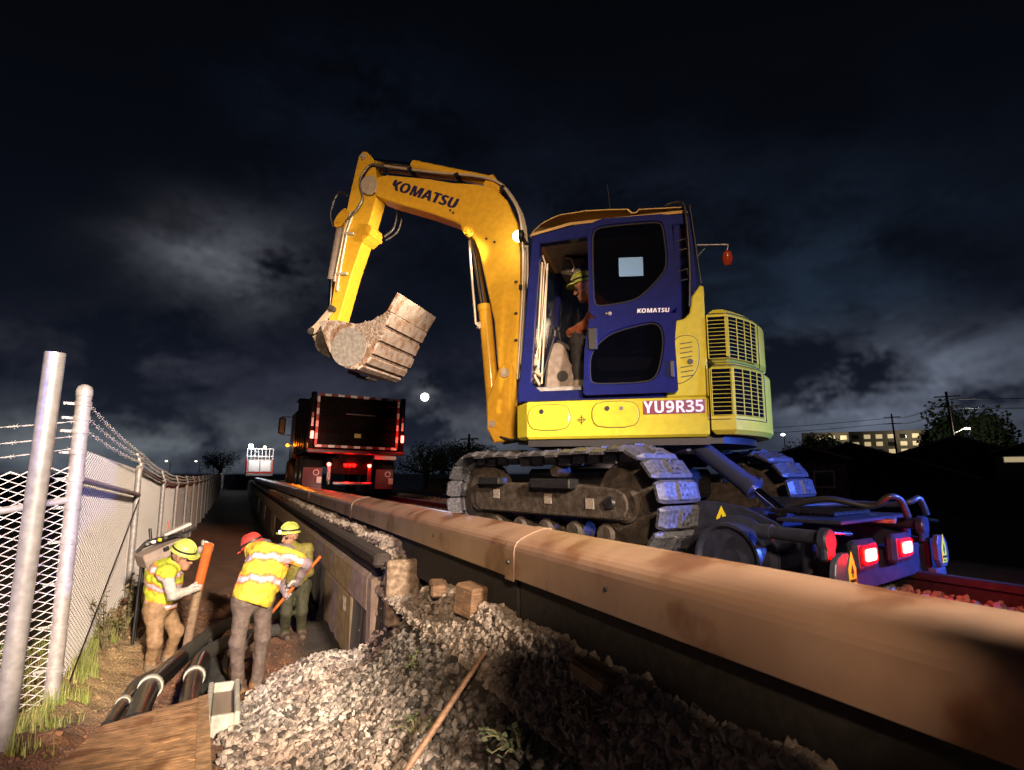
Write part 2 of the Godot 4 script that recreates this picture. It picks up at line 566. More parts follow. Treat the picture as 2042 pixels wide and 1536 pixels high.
func build_ground() -> void:
	var xs := axis_values([[-1500.0, -300.0, 400.0], [-300.0, -40.0, 65.0], [-40.0, -8.0, 4.0], [-8.0, -2.5, 0.5], [-2.5, 1.4, 0.05], [1.4, 8.0, 0.4], [8.0, 40.0, 4.0], [40.0, 300.0, 65.0], [300.0, 1500.0, 400.0]])
	var zs := axis_values([[400.0, 20.0, 95.0], [20.0, 1.0, 1.9], [1.0, -9.0, 0.05], [-9.0, -20.0, 0.25], [-20.0, -60.0, 2.0], [-60.0, -300.0, 40.0], [-300.0, -1900.0, 400.0]])
	var st := SurfaceTool.new()
	st.begin(Mesh.PRIMITIVE_TRIANGLES)
	st.set_smooth_group(0)
	var nx := xs.size()
	for z in zs:
		for x in xs:
			st.set_color(soil_and_shade_color(x, z))
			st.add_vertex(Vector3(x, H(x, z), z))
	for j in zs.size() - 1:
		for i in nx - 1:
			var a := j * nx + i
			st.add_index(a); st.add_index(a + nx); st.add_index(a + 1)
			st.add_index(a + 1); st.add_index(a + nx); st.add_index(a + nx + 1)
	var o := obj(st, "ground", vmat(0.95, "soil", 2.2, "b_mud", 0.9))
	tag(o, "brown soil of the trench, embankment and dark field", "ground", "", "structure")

func rock(seed_: int) -> ArrayMesh:
	var r := RandomNumberGenerator.new()
	r.seed = seed_
	var ico := SphereMesh.new()
	ico.radial_segments = 6; ico.rings = 2
	ico.radius = 0.5; ico.height = 1.0
	var arr := ico.get_mesh_arrays()
	var vs: PackedVector3Array = arr[Mesh.ARRAY_VERTEX]
	var id: PackedInt32Array = arr[Mesh.ARRAY_INDEX]
	var moved := {}
	var st := S()
	var sc := Vector3(1.0, r.randf_range(0.5, 0.75), r.randf_range(0.65, 0.9))
	for k in id:
		var v := vs[k]
		var key := Vector3i((v * 100.0).round())
		if not moved.has(key):
			moved[key] = (v * r.randf_range(0.72, 1.3) + Vector3(r.randf_range(-.1, .1), r.randf_range(-.1, .1), r.randf_range(-.1, .1))) * sc
		st.add_vertex(moved[key])
	return mesh_of(st)

func scatter(called: String, mesh: Mesh, m: Material, xfs: Array, cols: Array, label: String, cat: String) -> MultiMeshInstance3D:
	var mm := MultiMesh.new()
	mm.transform_format = MultiMesh.TRANSFORM_3D
	mm.use_colors = true
	mm.mesh = mesh
	mm.instance_count = xfs.size()
	for k in xfs.size():
		mm.set_instance_transform(k, xfs[k])
		mm.set_instance_color(k, cols[k])
	var o := MultiMeshInstance3D.new()
	o.multimesh = mm
	o.material_override = m
	o.name = numbered(called)
	add_child(o)
	tag(o, label, cat, "", "stuff")
	return o

func stone_xf(p: Vector3, s: float) -> Transform3D:
	var b := Basis(Vector3(rng.randf_range(-1, 1), rng.randf_range(-1, 1), rng.randf_range(-1, 1)).normalized(), rng.randf() * TAU)
	return Transform3D(b.scaled(Vector3.ONE * s), p)

func build_gravel() -> void:
	var meshes := [rock(1), rock(2), rock(3), rock(4), rock(5)]
	var m := vmat(0.8, "speck", 6.0)
	var xfs := [[], [], [], [], []]
	var cols := [[], [], [], [], []]
	var bx := [[], [], [], [], []]
	var bc := [[], [], [], [], []]
	var n := 0
	# heap and foreground slope
	for k in 34000:
		var x := rng.randf_range(-0.02, 1.16)
		var z := rng.randf_range(-5.5, -1.3)
		var edge := 0.06 + 0.12 * hn.get_noise_1d(z * 3.0)
		if z < -4.3: edge += (-4.3 - z) * 0.62           # heap foot runs away from the trench towards the girder
		if z > -3.0: edge -= (z + 3.0) * 0.2
		if x < edge: continue
		if x > 1.02 and rng.randf() < 0.4: continue
		var v := hn.get_noise_2d(x * 1.7 + 11.0, z * 1.7)
		if x > 0.72 and rng.randf() < smoothstep(0.72, 1.0, x) * 0.75: continue
		var s := rng.randf_range(0.014, 0.064) if k % 4 else rng.randf_range(0.035, 0.05)
		var q := k % 5
		var y := H(x, z) + s * rng.randf_range(-0.15, 0.4)
		xfs[q].append(stone_xf(Vector3(x, y, z), s))
		var g := rng.randf_range(0.14, 0.6) if k % 7 else rng.randf_range(0.04, 0.12)
		g *= lerpf(1.0, 0.28, smoothstep(0.62, 0.9, x + 0.1 * v) * smoothstep(-4.6, -3.9, z))      # stones darkened high on the bank, shade put into their colour
		var warm := clampf(0.5 + v * 1.6, 0.0, 1.0) * 0.5
		cols[q].append(Color(g, g * lerpf(0.93, 0.72, warm), g * lerpf(0.86, 0.55, warm)))
	# ballast under the rails
	for k in 42000:
		var t := rng.randf()
		var z := -1.0 - 21.0 * t * t
		var x := rng.randf_range(1.36, 5.4) if k % 3 else rng.randf_range(1.04, 1.26)
		if x > 4.2 and z > -5.0: continue
		var s := rng.randf_range(0.032, 0.06)
		var q := k % 5
		bx[q].append(stone_xf(Vector3(x, maxf(H(x, z), -0.3) + s * rng.randf_range(-0.1, 0.45), z), s))
		var g := rng.randf_range(0.14, 0.36)
		bc[q].append(Color(g, g * 0.85, g * 0.72))
	# clods of dug soil in the trench and along the fence
	var dx := []
	var dc := []
	for k in 2600:
		var x := rng.randf_range(-1.1, 0.9)
		var z := rng.randf_range(-9.0, -2.6)
		if x > 0.2 and z > -4.9: continue
		if hn.get_noise_2d(x * 2.5 + 31.0, z * 2.5) < -0.05: continue
		var s := rng.randf_range(0.012, 0.05) * rng.randf_range(0.5, 1.0)
		dx.append(stone_xf(Vector3(x, H(x, z) + s * 0.1, z), s))
		dc.append(soil_and_shade_color(x, z) * rng.randf_range(0.75, 1.25))
	scatter("soil_clods", meshes[2], vmat(0.95, "soil", 5.0), dx, dc, "loose clods of brown soil over the trench floor", "soil")
	for q in 5:
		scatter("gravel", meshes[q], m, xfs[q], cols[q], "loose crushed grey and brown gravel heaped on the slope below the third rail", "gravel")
	for q in 5:
		scatter("ballast", meshes[q], m, bx[q], bc[q], "crushed stone ballast under and beside the railway track", "ballast")

# ---------------------------------------------------------------- track, third rail, girder
func build_tracks() -> void:
	var t := thing("railway_track", Vector3(2.92, -0.12, 0), "rusty railway track in stone ballast, under excavator and trucks", "railway track")
	for x in [-.8, .8]:
		var st := S()
		var prof := [[-.07, 0], [.07, 0], [.07, .012], [.012, .03], [.012, .1], [.035, .11], [.035, .145], [.025, .15], [-.025, .15], [-.035, .145], [-.035, .11], [-.012, .1], [-.012, .03], [-.07, .012]]
		prism(st, prof, Vector3(x, 0, 0), Vector3.RIGHT, Vector3.UP, Vector3.FORWARD, -4.0, 150.0)
		obj(st, "running_rail", mat(lin(0.03, 0.025, 0.022), 0.6, 0.3, "grime", 2.0), t)
	var tie := S()
	box(tie, Vector3.ZERO, Vector3(2.5, 0.16, 0.24), Basis.IDENTITY, 0.015)
	var tm := mesh_of(tie)
	for k in 46:
		inst(tm, "sleeper", M.darkwood, t, Transform3D(Basis.IDENTITY, Vector3(0, -0.065, 1.2 - k * 0.62)))

func build_third_rail() -> void:
	var t := thing("third_rail", Vector3(1.2, -0.1, 0), "long beige fibreglass third rail cover with joint straps, running the length of the track", "third rail")
	# cross section of the cover, x to the right of its front face, y above its base
	var prof := [[0, .22], [0, .345], [.004, .362], [.014, .379], [.029, .392], [.05, .403], [.08, .415], [.115, .427], [.148, .436], [.175, .439], [.195, .434], [.208, .422], [.213, .405], [.213, .25], [.195, .25], [.195, .40], [.10, .40], [.018, .36], [.018, .22]]
	var edges := [0.25, -2.62, -6.92, -11.2, -15.5, -19.8, -24.1, -28.4, -32.7, -37.0, -41.3, -46.0]
	for k in edges.size() - 1:
		var st := S()
		prism(st, prof, Vector3.ZERO, Vector3.RIGHT, Vector3.UP, Vector3.FORWARD, -edges[k] + 0.004, -edges[k + 1] - 0.004, 0.0)
		var c := obj(st, "cover_section", M.cover, t)
		for j in 2:       # bolts in the front face
			var b := S()
			var z: float = lerpf(edges[k], edges[k + 1], 0.28 + 0.44 * j)
			cyl(b, Vector3(0.004, .30, z), Vector3(-0.006, .30, z), 0.009, 10)
			obj(b, "bolt", M.black, c)
	var sp := []
	for p in [[0, .21], [0, .345], [.004, .362], [.014, .379], [.029, .392], [.05, .403], [.08, .415], [.115, .427], [.148, .436], [.175, .439], [.195, .434], [.208, .422], [.213, .405], [.213, .25]]: sp.append(Vector2(p[0], p[1]))
	var outer := []
	for p in sp: outer.append(Vector2(0.105, 0.32) + (p - Vector2(0.105, 0.32)) * Vector2(1.04, 1.035))
	var strap := outer.duplicate()
	var back := sp.duplicate(); back.reverse()
	for p in back: strap.append(Vector2(0.105, 0.32) + (p - Vector2(0.105, 0.32)) * Vector2(1.012, 1.012))
	for k in range(1, edges.size() - 1):
		var st := S()
		prism(st, strap, Vector3.ZERO, Vector3.RIGHT, Vector3.UP, Vector3.FORWARD, -edges[k] - 0.05, -edges[k] + 0.05, 0.0)
		var s := obj(st, "joint_strap", M.cover, t)
		var b := S()
		cyl(b, Vector3(-0.008, .29, edges[k]), Vector3(-0.018, .29, edges[k]), 0.011, 10)
		obj(b, "bolt", M.black, s)
	var rail := S()
	box(rail, Vector3(.105, .27, -22.9), Vector3(.07, .11, 46.2), Basis.IDENTITY, 0.01)
	obj(rail, "power_rail", M.steel, t)
	for k in edges.size() - 1:  # near-black sill added to stand in for the shade under the cover
		var st := S()
		box(st, Vector3(.12, .085, (edges[k] + edges[k + 1]) * .5), Vector3(.15, .265, edges[k] - edges[k + 1] - .02), Basis.IDENTITY, .01)
		obj(st, "added_shade_sill", mat(lin(.02, .017, .015), .9, 0, "grime", 2.0), t)

func build_girder() -> void:
	var t := thing("bridge_girder", Vector3(1.05, -1.1, -5.0), "weathered concrete edge girder carrying the track bed beside the trench", "girder")
	# lip along the top of the deck, in lengths
	for k in 9:
		var z0 := -4.45 - k * 4.0
		bxp("deck_edge", t, Vector3(1.02, -0.03, z0 - 2.0) - t.position, Vector3(0.13, 0.10, 3.985), M.darkwood)
	for k in 9:
		var z0 := -4.75 - k * 4.0
		bxp("deck_plank", t, Vector3(1.10, -0.135, z0 - 2.0) - t.position, Vector3(0.15, 0.10, 3.98), M.darkwood)
	var g := S()
	prism(g, [[-.03, -.24], [-.03, -.49], [.01, -.53], [.34, -.53], [.34, -.2], [.0, -.2]], Vector3(1.05, 0, 0) - t.position, Vector3.RIGHT, Vector3.UP, Vector3.FORWARD, 5.02, 40.0, 0.01)
	obj(g, "beam", M.concrete, t)
	bxp("end_block", t, Vector3(1.18, -0.52, -4.92) - t.position, Vector3(0.32, 0.62, 0.2), M.concrete, 0.02)
	bxp("bulkhead", t, Vector3(1.15, -0.25, -4.40) - t.position, Vector3(0.24, 0.46, 0.09), mat(lin(.26, .2, .145), .9, 0, "grime", 1.5, "b_fine", .6), 0.015)
	bxp("fascia", t, Vector3(1.235, -0.2, -22.6) - t.position, Vector3(0.06, 0.26, 35.2), M.darksteel)
	for k in 5:
		var st := S()
		var z := -6.75 - k * 6.0
		box(st, Vector3(1.15, -0.83, z) - t.position, Vector3(0.2, 0.59, 1.75), Basis.IDENTITY, 0.012)
		var p := obj(st, "pier", M.concrete, t)
		if k == 0:
			var txt := inst(lettering("18", 0.13, 0.004), "number", M.white, p, Transform3D(Basis(Vector3(0, 0, 1), Vector3.UP, Vector3(-1, 0, 0)), Vector3(1.046, -0.66, -6.2) - t.position))
			txt.set_meta("label", "white painted number 18 on the concrete pier")

# ---------------------------------------------------------------- fence
func chain_mesh(w: float, h: float, p: float, r: float, sides := 4) -> ArrayMesh:
	var st := S()
	var n := int(w / p)
	var m := int(h / (p * 0.5))
	for k in n + 1:
		var pts := []
		for j in m + 1:
			var x := p * (k + (0.5 if (j + k) % 2 else -0.5) * 1.04)
			pts.append(Vector3(clampf(x, 0, w), h * j / m, (0.6 if (j + k) % 2 else -0.6) * r * 1.5))
		tube(st, pts, r, sides, false)
	return mesh_of(st)

func barbed(a: Vector3, b: Vector3, sag: float) -> SurfaceTool:
	var st := S()
	var L := a.distance_to(b)
	var p1 := []
	var p2 := []
	var n := int(L / 0.04)
	var bs := along(a, b)
	for k in n + 1:
		var t := float(k) / n
		var c := a.lerp(b, t) - Vector3(0, sag * 4.0 * t * (1 - t), 0)
		var an := k * 1.3
		p1.append(c + bs * Vector3(cos(an), 0, sin(an)) * 0.003)
		p2.append(c - bs * Vector3(cos(an), 0, sin(an)) * 0.003)
	tube(st, p1, 0.0028, 4)
	tube(st, p2, 0.0028, 4)
	var q := 0.06
	while q < L:
		var t := q / L
		var c := a.lerp(b, t) - Vector3(0, sag * 4.0 * t * (1 - t), 0)
		for k in 2:
			var d := bs * Vector3(cos(q * 9.0 + k * 1.6), 0.35 * (1 - 2 * k), sin(q * 9.0 + k * 1.6)) * 0.02
			tube(st, [c - d, c + d], 0.0025, 3)
		q += 0.115
	return st

func post(t: Node3D, called: String, a: Vector3, b: Vector3, r: float, m: Material, cap := true) -> MeshInstance3D:
	var st := S()
	cyl(st, a, b, r, 16)
	var o := obj(st, called, m, t)
	if cap:
		var c := S()
		var up := (b - a).normalized()
		lathe(c, [[r * 1.08, -0.05], [r * 1.08, 0.0], [r * 0.85, r * 0.5], [r * 0.4, r * 0.8], [0, r * 0.85]], b, along(a, b), 16, true)
		obj(c, "post_cap", m, o)
	return o

func build_fence() -> void:
	var t := thing("chain_link_fence", Vector3(-1.1, -1.1, -5.5), "long grey chain link fence with barbed wire running beside the trench to the horizon", "fence")
	var o := t.position
	var zs := [-5.5, -8.75, -11.7, -14.4]
	while zs.size() < 24: zs.append(zs[-1] - 2.75)
	var top := func(z: float) -> float:
		var q := [[-5.5, .81], [-8.75, .66], [-11.7, .45], [-14.4, .37], [-22.0, .33], [-40.0, .38], [-70.0, .5]]
		for k in q.size() - 1:
			if z >= q[k + 1][0]: return lerpf(q[k][1], q[k + 1][1], (z - q[k][0]) / (q[k + 1][0] - q[k][0]))
		return 0.5
	var cm := chain_mesh(3.0, 1.8, 0.04, 0.0042)
	var far := chain_mesh(3.0, 1.8, 0.06, 0.0055, 3)
	for k in zs.size():
		var z: float = zs[k]
		var ty: float = top.call(z)
		if k == 0:
			var p := post(t, "corner_post", Vector3(-1.1, -1.15, z) - o, Vector3(-1.1, 1.24, z) - o, 0.052, M.galv_dull)
			for y in [1.13, 1.02, .92, .76, .56, .35, .1, -.2, -.5, -.8]:      # clamp bands with their bolts
				var st := S()
				lathe(st, [[.053, -.018], [.058, -.016], [.058, .016], [.053, .018]], Vector3(-1.1, y, z) - o, Basis.IDENTITY, 16)
				box(st, Vector3(-1.1 - .085, y, z + .02) - o, Vector3(.075, .022, .016), Basis(Vector3.UP, 0.3), 0.003)
				cyl(st, Vector3(-1.1 - .1, y - .004, z + .055) - o, Vector3(-1.1 - .1, y - .004, z - .02) - o, .007, 6)
				obj(st, "clamp_band", M.galv_dull, p)
		else:
			post(t, "line_post", Vector3(-1.1, ty - 1.95, z) - o, Vector3(-1.1, ty + 0.02, z) - o, 0.036, M.galv_dull)
			var st := S()
			box(st, Vector3(-1.1, ty + 0.1, z) - o, Vector3(.03, .2, .04), Basis(Vector3.BACK, 0.35), 0.004)
			obj(st, "wire_arm", M.galv_dull, t)
		if k == zs.size() - 1: break
		var z1: float = zs[k + 1]
		var t1: float = top.call(z1)
		var ux := Vector3(0, t1 - ty, z1 - z) / 3.0
		var pm := inst(cm if k < 3 else far, "chain_mesh", M.wire, t, Transform3D(Basis(ux, Vector3.UP * (1.79 / 1.8), Vector3(1, 0, 0)), Vector3(-1.145, ty - 1.79, z) - o))
		pm.set_meta("kind", "stuff")
		for j in 3:
			var ha: float = ([1.146, 1.038, .937][j] if k == 0 else ty + 0.06 + 0.06 * (2 - j))
			var hb := t1 + 0.06 + 0.06 * (2 - j)
			obj(barbed(Vector3(-1.08, ha, z) - o, Vector3(-1.08 + 0.02 * j, hb, z1) - o, 0.03), "barbed_wire", M.wire, t)
		if k == 0:
			var st := S()
			cyl(st, Vector3(-1.08, .56, z) - o, Vector3(-1.08, .34, z1) - o, 0.026, 12)
			obj(st, "brace_rail", M.galv_dull, t)
			st = S()
			tube(st, [Vector3(-1.04, .28, z1 + .3) - o, Vector3(-1.04, -0.95, z - .2) - o], 0.006, 6)
			obj(st, "tension_rod", M.darksteel, t)
		else:
			var st := S()
			cyl(st, Vector3(-1.1, ty, z) - o, Vector3(-1.1, t1, z1) - o, 0.02, 8)
			obj(st, "top_rail", M.galv_dull, t)
	# nearer length that turns away from the corner post
	var f := thing("chain_link_fence", Vector3(-1.1, -1.1, -5.5), "short near length of wide chain link fence left of the corner post", "fence")
	var e := Vector3(-2.7, 0, -4.3)
	var s0 := Vector3(-1.11, 0, -5.50)
	var L := s0.distance_to(e)
	var ux := (e - s0 + Vector3(0, -.24, 0)) / L
	var big := chain_mesh(L, 1.78, 0.062, 0.0085, 5)
	var pm := inst(big, "chain_mesh", M.wire, f, Transform3D(Basis(ux, Vector3.UP, ux.cross(Vector3.UP).normalized()), s0 + Vector3(0, .66 - 1.78, 0) - o))
	pm.set_meta("kind", "stuff")
	for j in 3:
		var st := barbed(s0 + Vector3(0, [1.0, .887, .794][j], 0) - o, e + Vector3(0, [.72, .60, .49][j], 0) - o, 0.02)
		obj(st, "barbed_wire", M.wire, f)
	var st := S()
	cyl(st, s0 + Vector3(0, .41, 0) - o, e + Vector3(0, .12, 0) - o, 0.026, 12)
	obj(st, "brace_rail", M.galv_dull, f)
	post(f, "line_post", e + Vector3(0, -1.7, 0) - o, e + Vector3(0, .45, 0) - o, 0.036, M.galv_dull)
	# tall shiny pole in front of it
	var g := thing("steel_pole", Vector3(-1.02, -0.9, -4.15), "tall shiny galvanised steel pole in front of the fence at the left edge", "pole")
	post(g, "shaft", Vector3(-.005, -.15, 0), Vector3(.064, 2.165, .14), 0.05, M.galv, false)
	var r := S()
	lathe(r, [[.05, 0], [.05, .004], [.04, .004], [.04, -.1]], Vector3(.064, 2.165, .14), along(Vector3.ZERO, Vector3(.07, 2.3, .14)), 16)
	obj(r, "rim", M.galv, g)

# ---------------------------------------------------------------- excavator
const SX := Vector3(0, 0, -1)       # forward in the machine's own axes
func sy(st: SurfaceTool, poly: Array, lat0: float, lat1: float, bev := 0.008) -> void:   # side profile (forward, height) between two lateral offsets, left positive
	prism(st, poly, Vector3.ZERO, SX, Vector3.UP, Vector3.LEFT, lat0, lat1, bev)

func L3(lat: float, y: float, s: float) -> Vector3:
	return Vector3(-lat, y, -s)

func round_poly(p: Array, it := 2, keep := 0.25) -> Array:
	var r := []
	for q in p: r.append(Vector2(q[0], q[1]) if q is Array else q)
	for k in it:
		var n := []
		for i in r.size():
			var a: Vector2 = r[i]; var b: Vector2 = r[(i + 1) % r.size()]
			var d := minf(0.05 / maxf(a.distance_to(b), 0.001), keep) if k == 0 else keep
			n.append(a.lerp(b, d)); n.append(b.lerp(a, d))
		r = n
	return r

func ray_poly(c: Vector2, d: Vector2, poly: Array) -> Vector2:
	var best := 1e9
	for i in poly.size():
		var a: Vector2 = poly[i]; var b: Vector2 = poly[(i + 1) % poly.size()]
		var e := b - a
		var den := d.cross(e)
		if absf(den) < 1e-9: continue
		var t := (a - c).cross(e) / den
		var u := (a - c).cross(d) / den
		if t > 0.0 and u >= -1e-6 and u <= 1.000001: best = minf(best, t)
	return c + d * best

# plate with one opening, profile (forward, height), between two lateral offsets
func ring_plate(st: SurfaceTool, outer: Array, inner: Array, lat0: float, lat1: float, lip := 0.0) -> void:
	var c := Vector2.ZERO
	for p in inner: c += p
	c /= inner.size()
	var angs := []
	for k in 72: angs.append(TAU * k / 72.0)
	for p in outer: angs.append(fposmod((p - c).angle(), TAU))
	angs.sort()
	var A := []; var B := []; var D := []
	for a in angs:
		var d := Vector2.from_angle(a)
		A.append(ray_poly(c, d, outer)); 
		var q := ray_poly(c, d, inner)
		B.append(q + d * lip); D.append(q)
	var n := angs.size()
	for k in n:
		var j := (k + 1) % n
		var f := func(q: Vector2, l: float) -> Vector3: return L3(l, q.y, q.x)
		quad(st, f.call(A[k], lat1), f.call(A[j], lat1), f.call(B[j], lat1), f.call(B[k], lat1))
		quad(st, f.call(B[k], lat1), f.call(B[j], lat1), f.call(D[j], lat1 - lip * 1.4 - 0.004), f.call(D[k], lat1 - lip * 1.4 - 0.004))
		quad(st, f.call(D[k], lat1 - lip * 1.4 - 0.004), f.call(D[j], lat1 - lip * 1.4 - 0.004), f.call(D[j], lat0), f.call(D[k], lat0))
		quad(st, f.call(A[j], lat0), f.call(A[k], lat0), f.call(D[k], lat0), f.call(D[j], lat0))
		quad(st, f.call(A[k], lat0), f.call(A[j], lat0), f.call(A[j], lat1), f.call(A[k], lat1))

func pin(st: SurfaceTool, s: float, y: float, lat0: float, lat1: float, r: float) -> void:
	cyl(st, L3(lat0, y, s), L3(lat1, y, s), r, 16)
	cyl(st, L3(lat1, y, s), L3(lat1 + 0.012, y, s), r * 0.55, 10)

func build_excavator() -> void:
	var E := thing("excavator", EX, "yellow and navy tracked excavator on black rail gear, boom raised with the cab door open", "excavator")
	var U := Transform3D(Basis(Vector3.UP, deg_to_rad(50.0)), Vector3.ZERO)
	var D := Transform3D(Basis(Vector3.UP, deg_to_rad(14.0)), Vector3.ZERO)
	exc_body(E, U)
	exc_cab(E, U)
	exc_boom(E, U)
	exc_under(E, D)
	exc_gear(E, D)

func arc_plan(R: float, z0: float, half: float) -> Array:
	var p := [Vector2(-half, z0)]
	var f0 := asin(half / R)
	for k in 25:
		var a := lerpf(f0, -f0, k / 24.0)
		p.append(Vector2(-R * sin(a), R * cos(a)))
	p.append(Vector2(half, z0))
	return p

func exc_body(E: Node3D, U: Transform3D) -> void:
	var st := S()
	prism(st, [[-.9, -.50], [-.9, .80], [.9, .80], [.9, -.50], [.82, -.60], [-.80, -.60]], Vector3.ZERO, Vector3.RIGHT, Vector3.BACK, Vector3.UP, .855, 1.135, 0.018)
	var body := obj(st, "body", M.lemon, E, U)
	st = S()
	prism(st, [[-.86, -.5], [-.86, .8], [.86, .8], [.86, -.5]], Vector3.ZERO, Vector3.RIGHT, Vector3.BACK, Vector3.UP, .80, .853, 0.0)
	obj(st, "underside_plate", M.black, body)
	# tool box doors let into the side
	for q in [[.492, .175, .918, 1.108], [.012, -.323, .93, 1.118]]:
		st = S()
		var pl := round_poly([[q[0], q[2]], [q[1], q[2]], [q[1], q[3]], [q[0], q[3]]], 2)
		sy(st, pl, .895, .907, 0.005)
		var d := obj(st, "panel_door", M.lemon, body)
		st = S()
		var gp := []
		for v in pl: gp.append(v + (v - Vector2((q[0] + q[1]) / 2, (q[2] + q[3]) / 2)).normalized() * 0.004)
		sy(st, gp, .89, .9025, 0.0)
		obj(st, "door_seal", M.black, d)
		st = S()
		cyl(st, L3(.905, q[3] - .05, lerpf(q[0], q[1], .33)), L3(.911, q[3] - .05, lerpf(q[0], q[1], .33)), .018, 14)
		obj(st, "latch", M.black, d)
		if q[0] < .1:
			st = S()
			cyl(st, L3(.905, q[3] - .05, -.2), L3(.912, q[3] - .05, -.2), .014, 12)
			obj(st, "lock", M.steel, d)
	st = S()      # target mark between the doors
	lathe(st, [[.018, 0], [.022, 0], [.022, .003], [.018, .003]], L3(.9, .99, .09), Basis(Vector3.UP, Vector3.LEFT, Vector3.FORWARD), 16)
	box(st, L3(.902, .99, .09), Vector3(.003, .07, .006), Basis.IDENTITY, 0.0)
	box(st, L3(.9025, .99, .09), Vector3(.003, .006, .07), Basis.IDENTITY, 0.0)
	obj(st, "target_mark", M.black, body)
	# number plate
	st = S()
	sy(st, [[-.353, 1.018], [-.775, 1.018], [-.775, 1.115], [-.353, 1.115]], .899, .905, 0.001)
	var np := obj(st, "number_plate", M.maroon, body)
	var txt := inst(lettering("YU9R35", 0.082, 0.004), "lettering", M.white, np, Transform3D(Basis(Vector3(0, 0, 1.0), Vector3.UP, Vector3.LEFT), L3(.907, 1.066, -.564)))
	txt.set_meta("label", "white letters YU9R35 on the maroon plate")
	# yellow flank between door and hood, its tip running up the cab
	st = S()
	sy(st, [[-.52, 1.137], [-.805, 1.137], [-.805, 1.93], [-.78, 1.94], [-.72, 1.86], [-.70, 1.74], [-.66, 1.70], [-.60, 1.69], [-.58, 1.64], [-.52, 1.60]], .5, .895, 0.01)
	var fl := obj(st, "flank_panel", M.lemon, E, U)
	st = S()
	sy(st, round_poly([[-.575, 1.57], [-.735, 1.575], [-.755, 1.46], [-.735, 1.32], [-.66, 1.245], [-.575, 1.225]]), .893, .901, 0.003)
	var vp := obj(st, "vent_cover", M.lemon, fl)
	st = S()
	sy(st, round_poly([[-.57, 1.575], [-.739, 1.58], [-.76, 1.46], [-.739, 1.315], [-.662, 1.24], [-.57, 1.22]]), .89, .8975, 0.0)
	obj(st, "seal", M.black, fl)
	for k in 8:
		if k == 4: continue
		st = S()
		var y := 1.52 - k * .034
		box(st, L3(.9015, y, -.665), Vector3(.004, .007, .085), Basis(Vector3.RIGHT, -0.12), 0.0)
		obj(st, "slot", M.black, vp)
	st = S()
	cyl(st, L3(.9, 1.385, -.69), L3(.909, 1.385, -.69), .02, 14)
	obj(st, "lock", M.black, vp)
	# rear: lower counterweight and upper hood, each with grilles on the curve
	var secs := [["counterweight", .87, 1.355, 1.325, .9], ["engine_hood", 1.365, 1.765, 1.30, .89]]
	for sc in secs:
		st = S()
		prism(st, arc_plan(sc[3], .812, sc[4]), Vector3.ZERO, Vector3.RIGHT, Vector3.BACK, Vector3.UP, sc[1], sc[2], 0.05 if sc[1] > 1.0 else 0.03)
		var hd := obj(st, sc[0], M.lemon, E, U)
		hd.set_meta("label", "rounded yellow rear counterweight with a slotted grille" if sc[1] < 1.0 else "yellow engine hood with a rectangular air grille")
		var y0: float = 1.40 if sc[1] > 1.0 else 1.0
		var y1: float = 1.70 if sc[1] > 1.0 else 1.325
		var R: float = sc[3]
		var flat := asin(sc[4] / R)
		# point on the outer skin at plan angle a
		var skin := func(a: float, y: float, off: float) -> Vector3:
			if a > flat:
				return Vector3(-sc[4] - off, y, sc[4] / tan(a))
			return Vector3(-(R + off) * sin(a), y, (R + off) * cos(a))
		var a0 := deg_to_rad(47.5); var a1 := deg_to_rad(26.0)
		var g := S()
		for k in 12:
			var p := lerpf(a0, a1, k / 12.0); var q := lerpf(a0, a1, (k + 1) / 12.0)
			quad(g, skin.call(p, y0, .004), skin.call(q, y0 , .004), skin.call(q, y1, .004), skin.call(p, y1, .004))
		var gr := obj(g, "grille_dark_sheet", M.void, hd)  # near-black sheet on the skin, painted for the shaded holes between bars
		for k in 12:        # horizontal bars
			var b := S()
			var pts := []
			for i in 13: pts.append(skin.call(lerpf(a0, a1, i / 12.0), lerpf(y0, y1, k / 11.0), .007))
			tube(b, pts, .0026, 4)
			obj(b, "grille_bar", M.lemon, gr)
		for k in 6:
			var b := S()
			var a := lerpf(a0, a1, k / 5.0)
			tube(b, [skin.call(a, y0, .009), skin.call(a, y1, .009)], .004, 5)
			obj(b, "grille_bar", M.lemon, gr)
		var fr := S()
		var loop := []
		for i in 13: loop.append(skin.call(lerpf(a0 + .02, a1 - .05, i / 12.0), y0 - .028, .002))
		for i in 13: loop.append(skin.call(lerpf(a1 - .05, a0 + .02, i / 12.0), y1 + .024, .002))
		loop.append(loop[0])
		tube(fr, loop, .003, 5)
		obj(fr, "grille_seam", M.black, hd)
	st = S()
	prism(st, arc_plan(1.2, .7, .8), Vector3.ZERO, Vector3.RIGHT, Vector3.BACK, Vector3.UP, .81, .868, 0.0)
	obj(st, "rear_underside", M.black, E, U)

